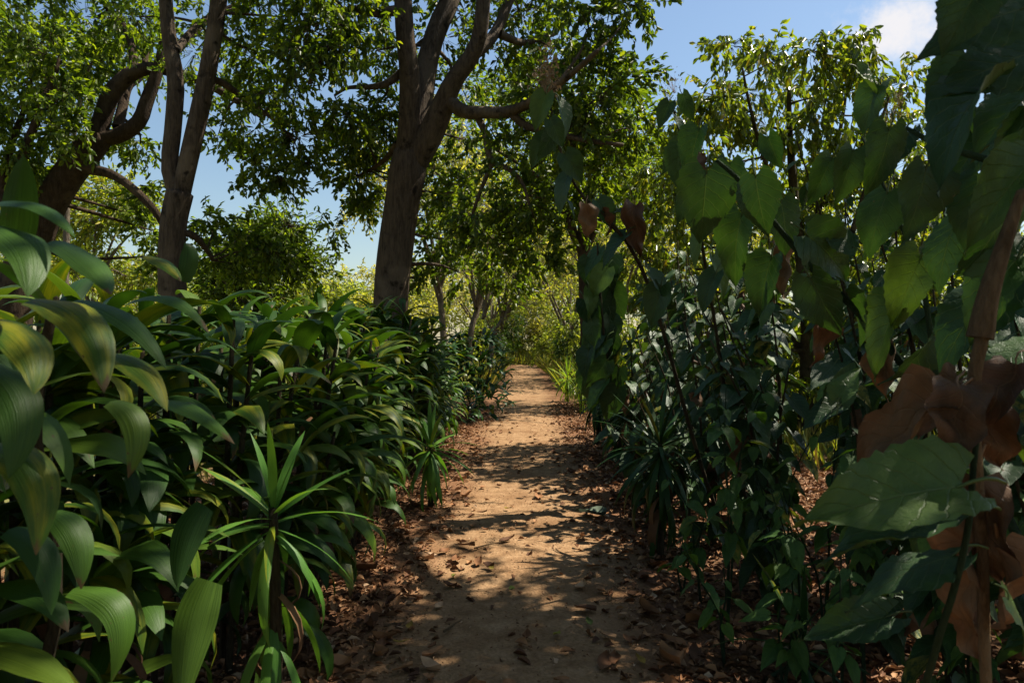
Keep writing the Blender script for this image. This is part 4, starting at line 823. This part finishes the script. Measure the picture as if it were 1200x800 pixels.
for q in (((15, 300), (22, 240), (28, 182), 50, 1.15, 1.1), ((-30, 245), (35, 238), (88, 278), 34, 1.1, 1.0), ((-25, 262), (28, 285), (32, 348), 66, 1.05, .95), ((62, 282), (105, 308), (130, 345), 46, 1.2, 1.1), ((40, 350), (100, 378), (122, 460), 66, 1.15, 1.05, -.25, 'strap_yellow'),
          ((-30, 372), (30, 400), (40, 462), 66, 1.0, .92, -.25, 'strap_yellow'), ((88, 352), (148, 375), (195, 432), 36, 1.45, 1.35), ((120, 415), (165, 432), (196, 482), 42, 1.4, 1.3, -.25, 'strap_yellow'), ((-40, 420), (20, 470), (10, 560), 70, 1.05, .98), ((-20, 520), (40, 555), (42, 650), 66, 1.05, .98, -.25, 'strap_yellow'),
          ((240, 592), (218, 630), (208, 690), 46, 1.9, 1.8), ((245, 680), (225, 740), (212, 830), 60, 1.8, 1.7), ((130, 470), (160, 500), (150, 560), 40, 1.5, 1.45), ((60, 600), (90, 630), (95, 690), 46, 1.5, 1.45), ((-20, 690), (40, 690), (80, 740), 50, 1.5, 1.4), ((85, 690), (140, 720), (130, 800), 46, 1.6, 1.55), ((215, 330), (222, 300), (216, 285), 26, 1.9, 1.9), ((170, 300), (195, 310), (212, 330), 24, 1.9, 1.85),
          ((185, 470), (225, 480), (275, 520), 30, 1.9, 1.75), ((150, 355), (200, 350), (245, 390), 26, 1.8, 1.7), ((10, 620), (50, 650), (60, 720), 46, 1.3, 1.25), ((-30, 760), (30, 770), (90, 810), 50, 1.4, 1.3)):
    traced(*q, parent=tN, base=bN)

# ---------------------------------------------------------------- leaf litter, fallen leaves, twigs
def litter(name, n, xr, yr, dens, size):
    x = rng.uniform(*xr, n); y = yr[0]+(yr[1]-yr[0])*rng.uniform(0, 1, n)**1.6
    k = rng.uniform(0, 1, n) < dens(np.abs(x-path_c(y))); x, y = x[k], y[k]; n = len(x)
    on = np.abs(x-path_c(y)) < 1.0
    z = sheet_z(x, y)+np.where(on, .022, .014)+rng.uniform(0, .02, n)*(~on)
    a = rng.uniform(0, 6.28, n); d = np.column_stack([np.cos(a), np.sin(a), rng.normal(0, .16, n)])
    nr = unit(rng.normal(0, .35, (n, 3))+np.array([0, 0, 1.0])); s = rng.uniform(.4, 1.3, n)*size
    V, Q = leaf_cloud(np.column_stack([x, y, z]), d, nr, s, s*rng.uniform(.35, .6, n), .5)
    o = link(name, np_mesh(name, V, Q, M['litter'])); o['kind'] = 'stuff'; return o
def dens(a): return np.where(a < .35, .03, np.where(a < .6, .10, np.where(a < .85, .45, 1.0)))
tag(litter('leaf_litter', 60000, (-3.2, 3.6), (1.2, 16), dens, .062), 'brown dry leaf litter strewn along both edges of the path', 'leaf litter')
tag(litter('leaf_crumbs', 40000, (-1.6, 2.0), (1.6, 16), lambda a: np.where(a < .5, .25, .7), .016), 'tiny crumbled leaf scraps scattered over the dirt path', 'leaf litter')

def crumple(name, mat, L, W, amp):
    r, c = 7, 4; V, uv = [], []; ph = [random.uniform(0, 6) for _ in range(4)]
    for i in range(r):
        v = i/(r-1); w = W*.5*max(.06, math.sin(math.pi*min(1, v*.96+.03)**.8))
        for j in range(c+1):
            a = j/c*2-1; V.append((a*w, (v-.5)*L, amp*(abs(a)**1.5*.8+.5*math.sin(5*v+ph[0]+a)+.4*math.sin(3*a+ph[1]+2*v)+.5*(v-.5)**2*4))); uv.append((j/c, v))
    return np_mesh(name, V, grid_quads(r, c+1), mat, uv, True)
FALL = [crumple('fallen_leaf', M['litter'], random.uniform(.09, .13), random.uniform(.045, .075), random.uniform(.008, .022)) for _ in range(10)]
FALLG = [crumple('fallen_green_leaf', M['fallen_green'], .08, .036, .008) for _ in range(4)]
for k in range(170):
    y_ = 2.7+8*random.random()**2; s = random.choice((-1, 1)); x = float(path_c(y_))+s*(random.uniform(.35, 1.15) if random.random() < .85 else random.uniform(0, .4))
    o = link('fallen_leaf', random.choice(FALL)); o.location = on_ground(x, y_, .034); o.rotation_euler = (random.uniform(-.25, .25), random.uniform(-.25, .25), random.uniform(0, 6.28)); sc = random.uniform(.6, 1.2); o.scale = (sc, sc, sc)
    off_ = x-float(path_c(y_)); tag(o, 'dry curled brown leaf lying on the bare dirt of the path' if abs(off_) < .55 else 'dry curled brown leaf in the litter at the hedge foot' if off_ < 0 else 'dry curled brown leaf in the litter at the thicket foot', 'leaf', 'dry brown leaves fallen along the path')
for k, (px, py) in enumerate(((532, 683), (652, 757), (600, 700), (576, 672), (470, 765), (595, 596), (480, 745), (750, 785), (690, 740))):
    d = EYE*F/(py-400); o = link('fallen_green_leaf', random.choice(FALLG)); o.location = on_ground((px-600)/F*d, d, .034); o.rotation_euler = (.1, .1, random.uniform(0, 6.28))
    tag(o, 'small yellow-green leaf freshly fallen on the bare dirt', 'leaf', 'green leaves fallen on the dirt')
def single_leaf(px, py, L, W, amp, mat, label, rz):
    d = EYE*F/(py-400); o = link('fallen_leaf', crumple('large_fallen_leaf', M[mat], L, W, amp)); o.location = on_ground((px-600)/F*d, d, .04); o.rotation_euler = (.08, .05, rz); tag(o, label, 'leaf')
single_leaf(425, 676, .20, .12, .03, 'litter', 'large pale dry leaf curled at the hedge foot by the young spiky rosette', 1.2)
single_leaf(692, 607, .26, .16, .035, 'fallen_grey', 'crumpled grey-green leaf lying on the thicket side of the path', 1.4)
single_leaf(785, 786, .16, .12, .04, 'litter', 'crumpled tan leaf catching the sun at the thicket foot', .4)
single_leaf(815, 738, .13, .08, .03, 'litter', 'curled tan leaf under the seedlings of the thicket', 2.0)
single_leaf(757, 682, .17, .10, .02, 'litter', 'broad flat brown leaf on the litter below the seedlings', 2.6)
def ground_twig(px0, py0, px1, py1, r, label):
    P = []
    for f in (0, .35, .7, 1):
        px, py = px0+(px1-px0)*f, py0+(py1-py0)*f+random.uniform(-2, 2); d = EYE*F/(py-400); P.append(on_ground((px-600)/F*d, d, .03))
    b = P[0]; o = tube_obj('fallen_twig', np.array([tuple(p-b) for p in P]), np.array([r, r, r*.8, r*.5]), M['cane'], None, 6, .08, 10); o.location = b; tag(o, label, 'twig')
ground_twig(556, 645, 597, 634, .006, 'thin straight dry twig lying across the middle of the path')
ground_twig(520, 752, 540, 737, .006, 'short bent twig on the bare dirt of the path')
ground_twig(450, 745, 475, 740, .005, 'short twig among leaf litter near the hedge foot')

print('objects', len(bpy.data.objects), 'tris', sum(len(m.polygons)*2 for m in bpy.data.meshes))
